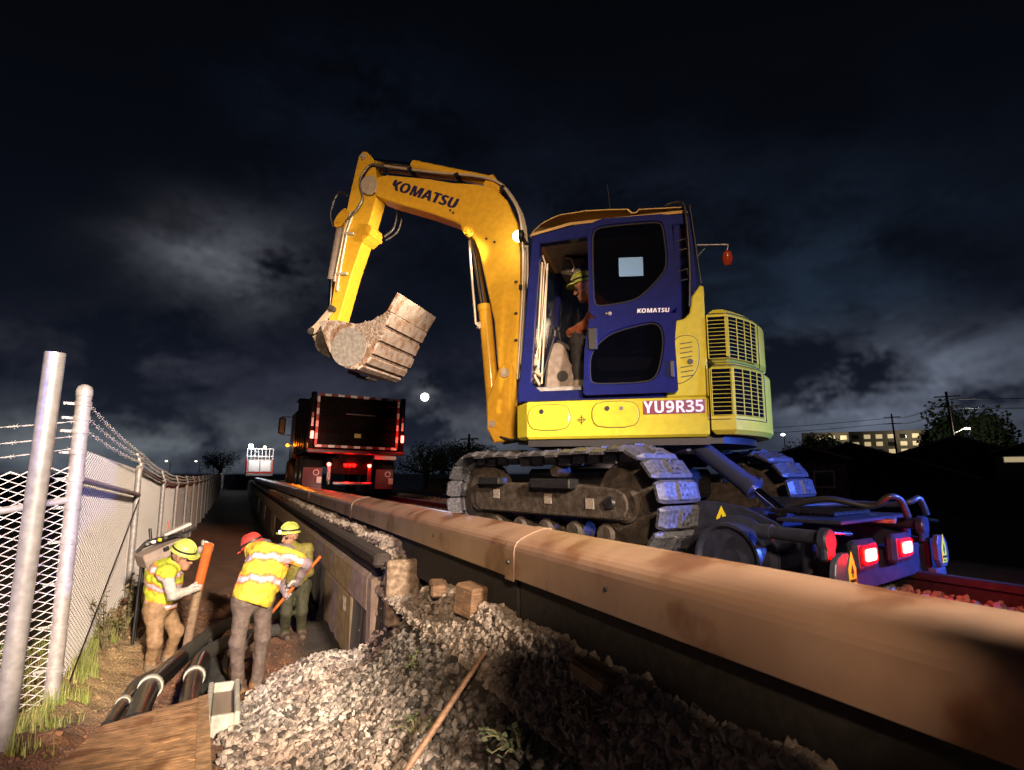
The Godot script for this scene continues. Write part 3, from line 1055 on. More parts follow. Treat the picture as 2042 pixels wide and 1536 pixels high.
func exc_cab(E: Node3D, U: Transform3D) -> void:
	var st := S()
	sy(st, [[.575, 1.14], [.485, 1.14], [.395, 2.40], [.46, 2.45]], .80, .885)          # front pillars
	sy(st, [[.575, 1.14], [.485, 1.14], [.395, 2.40], [.46, 2.45]], -.12, -.05)
	sy(st, [[.58, 1.137], [-.52, 1.137], [-.52, 1.205], [.10, 1.215], [.40, 1.215], [.50, 1.30], [.57, 1.30]], .78, .888)    # sill
	sy(st, [[.46, 2.38], [-.72, 2.42], [-.72, 2.50], [.1, 2.505], [.46, 2.45]], .80, .886)     # head rail
	sy(st, [[.46, 2.38], [-.72, 2.42], [-.72, 2.50], [.1, 2.505], [.46, 2.45]], -.12, -.04)
	sy(st, [[-.60, 1.2], [-.64, 1.2], [-.66, 2.42], [-.61, 2.42]], .8, .884)              # rear door pillar
	sy(st, [[-.74, 1.2], [-.79, 1.2], [-.745, 2.49], [-.70, 2.49]], .8, .88)
	sy(st, [[-.74, 1.2], [-.79, 1.2], [-.745, 2.49], [-.70, 2.49]], -.12, -.04)
	sy(st, [[.56, 1.137], [-.78, 1.137], [-.78, 1.75], [.56, 1.55]], -.125, -.09)         # right side wall
	sy(st, [[.572, 1.137], [.545, 1.137], [.535, 1.28], [.562, 1.28]], -.05, .8)          # below the windscreen
	var cab := obj(st, "cab", M.navy, E, U)
	cab.set_meta("label", "navy blue operator cab with an open side")
	st = S()
	sy(st, [[.478, 2.45], [.45, 2.49], [.385, 2.545], [.30, 2.583], [.229, 2.603], [.029, 2.613], [-.151, 2.60], [-.29, 2.585], [-.32, 2.553], [-.35, 2.553], [-.37, 2.575], [-.706, 2.552], [-.72, 2.503], [-.1, 2.507], [.15, 2.506], [.45, 2.452]], -.13, .90, 0.015)
	var roof := obj(st, "roof", M.tan, cab)
	st = S()
	lathe(st, [[.012, -.004], [.02, -.004], [.02, .004], [.012, .004]], L3(.8, 2.59, .33), Basis(Vector3.UP, Vector3.LEFT, Vector3.FORWARD), 12)
	obj(st, "lifting_eye", M.steel, roof)
	st = S()
	tube(st, [L3(.7, 2.58, -.14), L3(.7, 2.62, -.145), L3(.7, 2.90, -.12)], [.008, .005, .002], 6)
	obj(st, "antenna", M.black, roof)
	# panes
	for q in [[[[.555, 1.28], [.549, 1.28], [.417, 2.39], [.423, 2.39]], -.05, .8, "windscreen"], [[[-.745, 1.3], [-.75, 1.3], [-.715, 2.45], [-.71, 2.45]], -.05, .8, "rear_pane"]]:
		st = S()
		sy(st, q[0], q[1], q[2], 0.0)
		obj(st, q[3], M.glass, cab)
	st = S()
	sy(st, [[.5, 1.56], [-.72, 1.76], [-.71, 2.42], [.40, 2.38]], -.1, -.095, 0.0)
	obj(st, "side_pane", M.tint, cab)
	st = S()
	sy(st, [[-.645, 1.22], [-.735, 1.22], [-.70, 2.42], [-.665, 2.42]], .83, .836, 0.0)
	obj(st, "quarter_pane", M.tint, cab)
	# inside
	st = S()
	box(st, L3(.35, 1.175, -.1), Vector3(.88, .05, 1.28), Basis.IDENTITY, .01)
	obj(st, "cab_floor", M.grey, cab)
	st = S()
	box(st, L3(.36, 2.47, -.12), Vector3(.86, .03, 1.1), Basis.IDENTITY, .008)
	var hl := obj(st, "headliner", M.beige, cab)
	st = S()
	box(st, L3(.2, 2.36, .22), Vector3(.4, .17, .2), Basis(Vector3.RIGHT, 0.3), .02)
	box(st, L3(.2, 2.36, .10), Vector3(.34, .1, .1), Basis(Vector3.RIGHT, 0.3), .02)
	obj(st, "overhead_console", M.grey, hl)
	st = S()
	tube(st, [L3(.42, 2.42, .27), L3(.44, 2.40, .22), L3(.43, 2.33, .20), L3(.42, 2.29, .22)], .007, 6)
	obj(st, "grab_handle", M.pipe_steel, hl)
	st = S()
	prism(st, round_poly([[.44, 1.2], [.18, 1.2], [.17, 1.40], [.24, 1.50], [.26, 1.62], [.34, 1.66], [.40, 1.60], [.42, 1.42]], 2), Vector3.ZERO, SX, Vector3.UP, Vector3.LEFT, .32, .60, .02)
	var co := obj(st, "side_console", M.beige, cab)
	st = S()
	cyl(st, L3(.60, 1.37, .28), L3(.606, 1.37, .28), .045, 18)
	obj(st, "speaker", M.black, co)
	st = S()
	box(st, L3(.5, 1.63, .27), Vector3(.1, .05, .16), Basis(Vector3.RIGHT, 0.5), .01)
	cyl(st, L3(.5, 1.64, .3), L3(.5, 1.76, .33), .012, 8)
	lathe(st, [[.01, 0], [.022, .015], [.02, .05], [.0, .06]], L3(.5, 1.75, .33), Basis.IDENTITY, 10, true)
	tube(st, [L3(.5, 1.60, .22), L3(.5, 1.57, .1), L3(.5, 1.55, .0)], .008, 6)
	obj(st, "control_lever", M.black, co)
	st = S()
	tube(st, [L3(.66, 1.27, .46), L3(.66, 1.68, .335)], .012, 8)
	lathe(st, [[.0, .05], [.022, .03], [.022, -.02], [.0, -.03]], L3(.66, 1.7, .33), Basis.IDENTITY, 10)
	obj(st, "gate_lever", M.black, cab)
	st = S()      # window runners, latch gear and cables beside the front pillar
	for q in [[.47, .41, .74], [.455, .395, .72], [.43, .375, .70]]:
		st = S()
		tube(st, [L3(q[2], 1.30, q[0]), L3(q[2], 2.28, q[1])], .009, 6)
		obj(st, "window_runner", M.pipe_steel, cab)
	st = S()
	tube(st, spline([L3(.76, 2.33, .40), L3(.76, 2.2, .37), L3(.74, 2.05, .385), L3(.75, 1.7, .42), L3(.76, 1.48, .47)], 5), .007, 6)
	tube(st, spline([L3(.76, 1.52, .47), L3(.77, 1.43, .44), L3(.76, 1.36, .47), L3(.77, 1.28, .43)], 5), .012, 6)
	box(st, L3(.77, 1.46, .47), Vector3(.04, .06, .05), Basis.IDENTITY, .01)
	box(st, L3(.77, 1.37, .44), Vector3(.03, .03, .07), Basis(Vector3.RIGHT, .6), .008)
	obj(st, "window_latch", M.pipe_steel, cab)
	st = S()
	sy(st, round_poly([[.02, 1.36], [-.42, 1.36], [-.46, 1.52], [.05, 1.53]]), .18, .62, .03)
	sy(st, round_poly([[-.36, 1.5], [-.52, 1.5], [-.62, 2.15], [-.5, 2.17]]), .2, .6, .03)
	sy(st, [[-.05, 1.2], [-.35, 1.2], [-.35, 1.38], [-.05, 1.38]], .25, .55, .02)
	obj(st, "seat", M.black, cab)
	st = S()
	box(st, L3(.75, 1.235, .25), Vector3(.1, .05, .5), Basis.IDENTITY, .01)
	obj(st, "step_plate", M.galv_dull, cab)
	# side door, slid back along the cab
	st = S()
	var up_o := round_poly([[.012, 1.735], [.012, 2.42], [-.05, 2.505], [-.57, 2.488], [-.60, 2.45], [-.625, 1.96], [-.615, 1.735]], 1)
	var up_i := round_poly([[-.02, 2.385], [-.06, 2.445], [-.505, 2.437], [-.54, 2.40], [-.562, 2.07], [-.345, 1.855], [-.055, 1.825], [-.02, 1.865]], 2)
	ring_plate(st, up_o, up_i, .905, .945, .014)
	var lo_o := [Vector2(.012, 1.735), Vector2(-.615, 1.735), Vector2(-.592, 1.54), Vector2(-.601, 1.185), Vector2(-.585, 1.165), Vector2(.05, 1.165), Vector2(.067, 1.18), Vector2(.053, 1.5)]
	var lo_i := round_poly([[.013, 1.485], [-.13, 1.62], [-.46, 1.685], [-.515, 1.60], [-.495, 1.41], [-.44, 1.245], [-.0, 1.245], [.02, 1.30]], 2)
	ring_plate(st, lo_o, lo_i, .905, .945, .014)
	var door := obj(st, "cab_door", M.navy, E, U)
	door.set_meta("label", "open navy cab door with an upper and a lower window")
	for w in [[up_i, "upper_pane"], [lo_i, "lower_pane"]]:
		st = S()
		sy(st, w[0], .917, .922, 0.0)
		var pn := obj(st, w[1], M.tint, door)
		st = S()
		var lp := []
		for q in w[0]: lp.append(L3(.926, q.y, q.x))
		lp.append(lp[0])
		tube(st, lp, .007, 5)
		obj(st, "rubber_seal", M.rubber, pn)
	st = S()
	sy(st, [[-.212, 2.19], [-.388, 2.18], [-.388, 2.035], [-.212, 2.045]], .9235, .9245, 0.0)
	obj(st, "paper_notice", mat(lin(.16, .33, .62), .7), door)
	st = S()
	sy(st, [[-.35, 1.745], [-.55, 1.735], [-.55, 1.778], [-.35, 1.788]], .944, .948, 0.001)
	var lg := obj(st, "logo_plate", M.navy, door)
	inst(lettering("KOMATSU", 0.030, 0.003), "lettering", M.white, lg, Transform3D(Basis(Vector3(0, -.05, 1.15), Vector3(0, 1, 0.12), Vector3.LEFT), L3(.949, 1.762, -.45)))
	st = S()
	box(st, L3(.947, 1.58, -.01), Vector3(.02, .17, .07), Basis.IDENTITY, .008)
	obj(st, "door_handle", M.black, door)
	st = S()
	box(st, L3(.947, 1.33, -.565), Vector3(.012, .12, .03), Basis.IDENTITY, .004)
	obj(st, "catch", M.black, door)
	st = S()
	cyl(st, L3(.944, 1.76, -.14), L3(.956, 1.76, -.14), .014, 10)
	cyl(st, L3(.944, 1.765, -.115), L3(.95, 1.765, -.115), .008, 8)
	obj(st, "lock", M.steel, door)
	# rear corner: handrails, hinge hooks and the amber lamp on its bracket
	st = S()
	tube(st, spline([L3(.9, 2.57, -.56), L3(.91, 2.58, -.65), L3(.92, 2.52, -.70), L3(.925, 2.1, -.715), L3(.92, 1.78, -.70)], 6), .012, 8)
	obj(st, "handrail", M.darksteel, E, U)
	st = S()
	tube(st, [L3(.9, 2.55, -.735), L3(.905, 1.95, -.79)], .008, 8)
	obj(st, "handrail", M.darksteel, E, U)
	for y in [2.29, 2.06]:
		st = S()
		tube(st, [L3(.88, y, -.64), L3(.91, y + .005, -.70), L3(.91, y - .07, -.705), L3(.88, y - .07, -.65)], .006, 6)
		obj(st, "door_hook", M.steel, E, U)
	st = S()
	tube(st, [L3(.86, 2.255, -.76), L3(.84, 2.245, -.99)], .008, 6)
	tube(st, [L3(.84, 2.245, -.99), L3(.84, 2.19, -.98)], .008, 6)
	tube(st, [L3(.86, 2.16, -.77), L3(.85, 2.23, -.83)], .005, 6)
	var br := obj(st, "lamp_bracket", M.steel, E, U)
	st = S()
	lathe(st, [[0, .075], [.035, .05], [.05, 0], [.036, -.05], [0, -.065]], L3(.84, 2.14, -.98), Basis(Vector3.BACK, 0.3) * Basis.from_scale(Vector3(.5, .85, .8)), 16, true)
	obj(st, "amber_lens", mat(lin(.22, .03, .012), .12), br)

func exc_boom(E: Node3D, U: Transform3D) -> void:
	var st := S()
	# swing post in front of the body
	sy(st, [[1.05, 1.0], [1.055, 1.24], [.95, 1.52], [.90, 1.575], [.82, 1.565], [.785, 1.48], [.77, .90], [.98, .87]], .11, .17, .012)
	sy(st, [[1.05, 1.0], [1.055, 1.24], [.95, 1.52], [.90, 1.575], [.82, 1.565], [.785, 1.48], [.77, .90], [.98, .87]], -.17, -.11, .012)
	sy(st, [[1.03, .90], [1.05, 1.14], [.86, 1.16], [.70, 1.10], [.60, 1.06], [.60, .90]], -.11, .11, .01)
	cyl(st, L3(0, .86, .70), L3(0, 1.2, .70), .1, 18)
	var sp := obj(st, "swing_post", M.yellow, E, U)
	for q in [[.88, 1.495, -.19, .185, .042], [1.0, 1.04, -.18, .18, .034]]:
		st = S()
		pin(st, q[0], q[1], q[2], q[3], q[4])
		obj(st, "pin", M.pipe_steel, sp)
	for q in [[.95, .15], [.90, .09], [.93, -.05]]:
		st = S()
		tube(st, spline([L3(q[1], .93, q[0]), L3(q[1] + .03, .9, q[0] - .1), L3(q[1] + .02, .88, q[0] - .25), L3(q[1], .9, .55)], 4), .014, 6)
		obj(st, "hose", M.hose, sp)
	# boom
	st = S()
	var bp := [[.93, 1.46], [.84, 1.44], [.79, 1.50], [.757, 2.158], [.756, 2.636], [.787, 2.933], [.88, 3.163], [1.009, 3.312], [1.201, 3.374], [1.432, 3.416], [1.697, 3.495], [2.15, 3.60], [2.27, 3.58], [2.31, 3.49], [2.245, 3.375], [2.07, 3.295], [1.689, 3.143], [1.40, 3.01], [1.30, 2.93], [1.20, 2.79], [1.155, 2.677], [1.0, 1.987], [.965, 1.56]]
	sy(st, bp, -.115, .115, .012)
	var boom := obj(st, "boom", M.yellow, E, U)
	boom.set_meta("label", "yellow cranked boom with dark blue lettering")
	for f in [[.113, .122], [-.122, -.113]]:
		st = S()
		sy(st, [[2.18, 3.59], [2.27, 3.575], [2.31, 3.49], [2.245, 3.375], [2.12, 3.32], [2.06, 3.46]], f[0], f[1], .003)
		obj(st, "nose_plate", M.yellow, boom)
	st = S()
	sy(st, round_poly([[1.36, 3.02], [1.31, 2.86], [1.24, 2.83], [1.20, 2.90], [1.24, 3.0]], 2), -.128, .128, .008)
	pin(st, 1.265, 2.90, -.15, .15, .045)
	obj(st, "cylinder_boss", M.yellow, boom)
	for q in [[1.08, 2.80], [1.0, 2.76], [1.42, 3.10], [1.45, 3.13]]:
		st = S()
		cyl(st, L3(.112, q[1], q[0]), L3(.124, q[1], q[0]), .012, 8)
		obj(st, "bolt", M.dirtsteel, boom)
	for q in [2.35, 2.05, 1.8]:
		st = S()
		box(st, L3(.125, q, .79), Vector3(.02, .02, .03), Basis.IDENTITY, .004)
		obj(st, "hose_clip", M.dirtsteel, boom)
	var kx := Vector3(0, -.27, .63).normalized()
	inst(lettering("KOMATSU", .104, .003), "lettering", mat(lin(.012, .012, .06), .4), boom, Transform3D(Basis(kx * 1.12, Vector3(0, 1, .2).normalized() - kx * 0.0 + kx * 0.32, Vector3.LEFT), L3(.1165, 3.335, 1.735))).set_meta("label", "dark blue slanted brand lettering on the boom side")
	inst(lettering("KOMATSU", .104, .003), "lettering", mat(lin(.012, .012, .06), .4), boom, Transform3D(Basis(kx * 1.12, Vector3(0, 1, .2).normalized() + kx * 0.32, Vector3.LEFT), L3(.1175, 3.335, 1.735) + kx * .009))
	# pipes and hoses along the back and top of the boom
	var path := [[.80, 1.43], [.752, 2.17], [.742, 2.655], [.775, 3.0], [.885, 3.235], [1.01, 3.372], [1.244, 3.46], [1.559, 3.53], [1.95, 3.63], [2.2, 3.70]]
	for k in 4:
		st = S()
		var pts := []
		for q in path: pts.append(L3(.095 - .05 * k, q[1] + .012 + .012 * (k % 2), q[0] - .012 - .006 * (k % 2)))
		tube(st, spline(pts, 4), .0125, 8)
		obj(st, "hydraulic_pipe", M.pipe_steel, boom)
	for q in [[.75, 2.3, 0.0], [.755, 2.8, .1], [.93, 3.3, .8], [1.4, 3.5, 1.35], [1.9, 3.63, 1.33]]:
		st = S()
		box(st, L3(.02, q[1], q[0]), Vector3(.2, .05, .035), Basis(Vector3.RIGHT, q[2]), .006)
		obj(st, "pipe_clamp", M.darksteel, boom)
	# loops of hose from boom end to arm
	for k in 3:
		st = S()
		var o := .1 - .06 * k
		tube(st, spline([L3(o, 3.70, 2.2), L3(o + .03, 3.72, 2.33), L3(o + .05, 3.55, 2.43), L3(o + .04, 3.36, 2.40 + .03 * k), L3(o + .03, 3.22, 2.50), L3(o, 3.16, 2.60)], 6), .012, 7)
		obj(st, "hose", M.steel, boom)
	st = S()
	tube(st, spline([L3(-.13, 3.45, 2.2), L3(-.14, 3.3, 2.15), L3(-.14, 3.14, 2.18), L3(-.13, 3.05, 2.28)], 6), .011, 7)
	obj(st, "hose", M.steel, boom)
	st = S()
	tube(st, spline([L3(-.17, 3.45, 2.2), L3(-.17, 3.28, 2.11), L3(-.17, 3.11, 2.15), L3(-.16, 3.02, 2.28)], 6), .011, 7)
	obj(st, "hose", M.steel, boom)
	# boom cylinder below the boom
	st = S()
	cyl(st, L3(0, 2.15, 1.13), L3(0, 1.03, 1.02), .062, 20)
	cyl(st, L3(0, 2.19, 1.134), L3(0, 2.13, 1.128), .068, 20)
	var bc := obj(st, "boom_cylinder", M.yellow, E, U)
	st = S()
	cyl(st, L3(0, 2.9, 1.262), L3(0, 2.15, 1.13), .034, 16)
	obj(st, "piston_rod", M.chrome, bc)
	st = S()
	tube(st, [L3(.07, 1.95, 1.15), L3(.085, 1.99, 1.19), L3(.08, 2.6, 1.25), L3(.04, 2.85, 1.28)], .012, 7)
	box(st, L3(.04, 1.98, 1.17), Vector3(.06, .06, .04), Basis.IDENTITY, .006)
	obj(st, "feed_pipe", M.pipe_steel, bc)
	# arm cylinder on top of the boom
	st = S()
	cyl(st, L3(0, 3.43, 1.05), L3(0, 3.715, 1.875), .052, 20)
	cyl(st, L3(0, 3.70, 1.84), L3(0, 3.725, 1.91), .057, 20)
	var ac := obj(st, "arm_cylinder", M.yellow, E, U)
	st = S()
	cyl(st, L3(0, 3.715, 1.875), L3(0, 3.845, 2.40), .028, 16)
	obj(st, "piston_rod", M.chrome, ac)
	st = S()
	for f in [-.075, .05]:
		sy(st, round_poly([[.93, 3.25], [1.15, 3.36], [1.08, 3.46], [1.02, 3.47]], 1), f, f + .025, .003)
	pin(st, 1.05, 3.43, -.09, .085, .03)
	obj(st, "clevis", M.yellow, ac)
	# arm
	st = S()
	sy(st, [[2.491, 3.864], [2.455, 3.91], [2.40, 3.905], [2.316, 3.81], [2.275, 3.62], [2.255, 3.39], [2.33, 3.12], [2.509, 2.594], [2.655, 2.04], [2.70, 2.0], [2.765, 2.03], [2.74, 2.247], [2.665, 2.80], [2.66, 2.952], [2.575, 3.45]], -.095, .095, .01)
	var arm := obj(st, "arm", M.yellow, E, U)
	arm.set_meta("label", "yellow arm hanging from the boom end")
	st = S()
	sy(st, round_poly([[2.31, 3.10], [2.285, 3.03], [2.33, 2.96], [2.41, 2.90], [2.42, 2.96], [2.36, 3.08]], 1), -.12, .11, .008)
	pin(st, 2.33, 3.0, -.14, .12, .026)
	obj(st, "stop_bracket", M.yellow, arm)
	for q in [[2.335, 3.50, -.15, .14, .05], [2.43, 3.85, -.12, .11, .034]]:
		st = S()
		pin(st, q[0], q[1], q[2], q[3], q[4])
		obj(st, "pin", M.pipe_steel, arm)
	st = S()
	sy(st, round_poly([[2.24, 3.44], [2.33, 3.39], [2.43, 3.46], [2.42, 3.58], [2.33, 3.62], [2.25, 3.57]], 1), .117, .135, .003)
	obj(st, "pivot_plate", M.pipe_steel, arm)
	for k in 2:
		st = S()
		tube(st, [L3(.1, 3.25, 2.52 + .03 * k), L3(.108, 3.05, 2.575 + .03 * k), L3(.108, 2.45 + .1 * k, 2.66 + .03 * k)], .0115, 7)
		box(st, L3(.105, 2.45 + .1 * k, 2.66 + .03 * k), Vector3(.03, .06, .03), Basis.IDENTITY, .006)
		obj(st, "hydraulic_pipe", M.pipe_steel, arm)
	for y in [3.02, 2.60]:
		st = S()
		box(st, L3(.105, y, 2.56 + (3.02 - y) * .13), Vector3(.03, .03, .13), Basis(Vector3.RIGHT, .1), .005)
		obj(st, "pipe_clamp", M.pipe_steel, arm)
	# bucket cylinder in front of the arm
	st = S()
	cyl(st, L3(0, 3.18, 2.715), L3(0, 2.585, 2.80), .043, 18)
	var kc := obj(st, "bucket_cylinder", M.beige, E, U)
	st = S()
	cyl(st, L3(0, 2.6, 2.798), L3(0, 2.24, 2.80), .025, 14)
	obj(st, "piston_rod", M.chrome, kc)
	st = S()
	sy(st, round_poly([[2.60, 3.30], [2.66, 3.14], [2.76, 3.12], [2.77, 3.22], [2.66, 3.34]], 1), -.06, .06, .005)
	pin(st, 2.715, 3.19, -.075, .07, .026)
	obj(st, "clevis", M.yellow, kc)
	st = S()
	tube(st, spline([L3(.05, 3.14, 2.78), L3(.07, 3.27, 2.80), L3(.08, 3.42, 2.76), L3(.08, 3.50, 2.70), L3(.1, 3.44, 2.60)], 6), .012, 7)
	obj(st, "hose", M.hose, kc)
	# links to the bucket
	st = S()
	for f in [[.1, .135], [-.135, -.1]]:
		sy(st, round_poly([[2.70, 2.275], [2.74, 2.24], [2.86, 2.11], [2.945, 2.04], [2.93, 1.985], [2.88, 1.99], [2.80, 2.07], [2.71, 2.19], [2.665, 2.22]], 1), f[0], f[1], .006)
	sy(st, round_poly([[2.95, 2.05], [2.955, 1.99], [2.87, 1.86], [2.80, 1.83], [2.79, 1.90], [2.87, 2.03]], 1), -.08, .08, .008)
	var lk := obj(st, "bucket_link", M.pipe_steel, E, U)
	for q in [[2.70, 2.235, -.15, .145, .035], [2.915, 2.02, -.15, .145, .035], [2.745, 2.05, -.18, .175, .04], [2.815, 1.87, -.15, .14, .03]]:
		st = S()
		pin(st, q[0], q[1], q[2], q[3], q[4])
		obj(st, "pin", M.dirtsteel, lk)
	# work lamp beside the boom
	st = S()
	box(st, L3(.22, 2.70, .69), Vector3(.2, .02, .04), Basis.IDENTITY, .004)
	cyl(st, L3(.33, 2.70, .665), L3(.33, 2.70, .705), .05, 16, .055)
	var wl := obj(st, "work_lamp", M.black, E, U)
	st = S()
	lathe(st, [[.05, 0], [.048, .02], [.036, .042], [.018, .054], [0, .058]], L3(.33, 2.70, .706), Basis(Vector3.RIGHT, -PI / 2), 16, true)
	obj(st, "lamp_lens", M.lamp_white, wl)
	spot(EX + U.basis * L3(.33, 2.70, .78), EX + U.basis * L3(.28, 2.55, 2.6), Color(1, .93, .8), 8.0, 34.0, .05)
	exc_bucket(E, U)

func exc_bucket(E: Node3D, U: Transform3D) -> void:
	# outer floor from the lip round the heel to the pins
	var fl := [[1.842, 2.185], [1.905, 2.075], [1.975, 1.935], [2.04, 1.80], [2.10, 1.675], [2.17, 1.595], [2.26, 1.553], [2.36, 1.572], [2.45, 1.63], [2.525, 1.72], [2.58, 1.83], [2.62, 1.93]]
	var rim := [[2.66, 2.03], [2.58, 2.045], [2.44, 2.03], [2.27, 1.985], [2.12, 2.0], [2.0, 2.055], [1.90, 2.13], [1.85, 2.2]]
	var st := S()
	var side := []
	for p in rim: side.append(p)
	for p in fl: side.append(p)
	side.reverse()
	sy(st, side, .372, .392, .004)
	sy(st, side, -.392, -.372, .004)
	var n := fl.size()
	var inner := []
	for k in n:
		var a := Vector2(fl[maxi(k - 1, 0)][0], fl[maxi(k - 1, 0)][1]); var b := Vector2(fl[mini(k + 1, n - 1)][0], fl[mini(k + 1, n - 1)][1])
		var t := (b - a).normalized()
		inner.append(Vector2(fl[k][0], fl[k][1]) + Vector2(-t.y, t.x) * 0.02)
	var shell := []
	for p in fl: shell.append(Vector2(p[0], p[1]))
	inner.reverse()
	shell.append_array(inner)
	sy(st, shell, -.372, .372, 0.0)
	var bk := obj(st, "bucket", M.bucket, E, U)
	bk.set_meta("label", "muddy worn digging bucket curled under the arm")
	# heel disc worn bright on the side plate
	st = S()
	var disc := []
	for k in 24:
		var a := TAU * k / 24.0
		disc.append(Vector2(2.33 + .185 * cos(a), 1.765 + .185 * sin(a)))
	sy(st, disc, .391, .397, .002)
	obj(st, "heel_plate", mat(lin(.36, .33, .30), .5, .35, "soft", 3.0, "b_lump", .3), bk)
	# caked mud along the upper side plate, uneven
	st = S()
	var r := RandomNumberGenerator.new()
	r.seed = 3
	for k in 240:
		var q := r.randf()
		var p := Vector2(lerpf(2.25, 1.90, q), lerpf(1.955, 2.09, q) - r.randf() * lerpf(.06, .30, clampf(q * 1.2, 0, 1)))
		if (p - Vector2(2.33, 1.765)).length() < .19: continue
		if p.x < 1.88 + (2.13 - p.y) * .5: continue
		var s := r.randf_range(.012, .03)
		lathe(st, [[0, -s * .3], [s, 0], [s * .6, s * .5], [0, s * .6]], L3(.392, p.y, p.x), Basis(Vector3.FORWARD, -PI / 2) * Basis(Vector3.UP, r.randf() * 6.0) * Basis.from_scale(Vector3(r.randf_range(.6, 1.5), .7, 1)), 5)
	var md := obj(st, "caked_mud", M.mud, bk)
	md.set_meta("kind", "stuff")
	# lip and wear strips across the floor
	st = S()
	var lipb := orient(Vector3.LEFT, Vector3(0, .112, .065).normalized())
	sy(st, [[1.80, 2.225], [1.84, 2.245], [1.93, 2.09], [1.90, 2.07]], -.42, .42, .004)
	obj(st, "cutting_lip", M.plate, bk).set_meta("label", "flat smooth cutting lip along the bucket edge")
	for k in 5:
		var a := Vector2(fl[k + 1][0], fl[k + 1][1]); var b := Vector2(fl[k + 2][0], fl[k + 2][1])
		var t := (b - a).normalized()
		var nn := Vector2(t.y, -t.x)
		if k == 0: nn = nn
		var poly := [a + t * .008 - nn * .002, b - t * .022 - nn * .002, b - t * .028 + nn * .02, a + t * .014 + nn * .02]
		st = S()
		sy(st, poly, -.398 + .012 * (k % 2), .398 - .012 * (k % 2), 0.003)
		obj(st, "wear_strip", M.plate, bk)
	# ears that carry the pins
	st = S()
	for f in [[.14, .175], [-.175, -.14]]:
		sy(st, round_poly([[2.58, 1.90], [2.66, 1.99], [2.71, 2.09], [2.79, 2.08], [2.85, 1.90], [2.83, 1.82], [2.72, 1.74], [2.58, 1.70]], 1), f[0], f[1], .006)
	for k in 4:
		var s0 := Vector2(2.30 + .1 * k, 1.545 + .028 * k * k * .6)
		box(st, L3(0, s0.y - .02, s0.x), Vector3(.2, .03, .04), Basis(Vector3.RIGHT, -.3 * k), .01)
	obj(st, "ear", M.dirtsteel, bk)

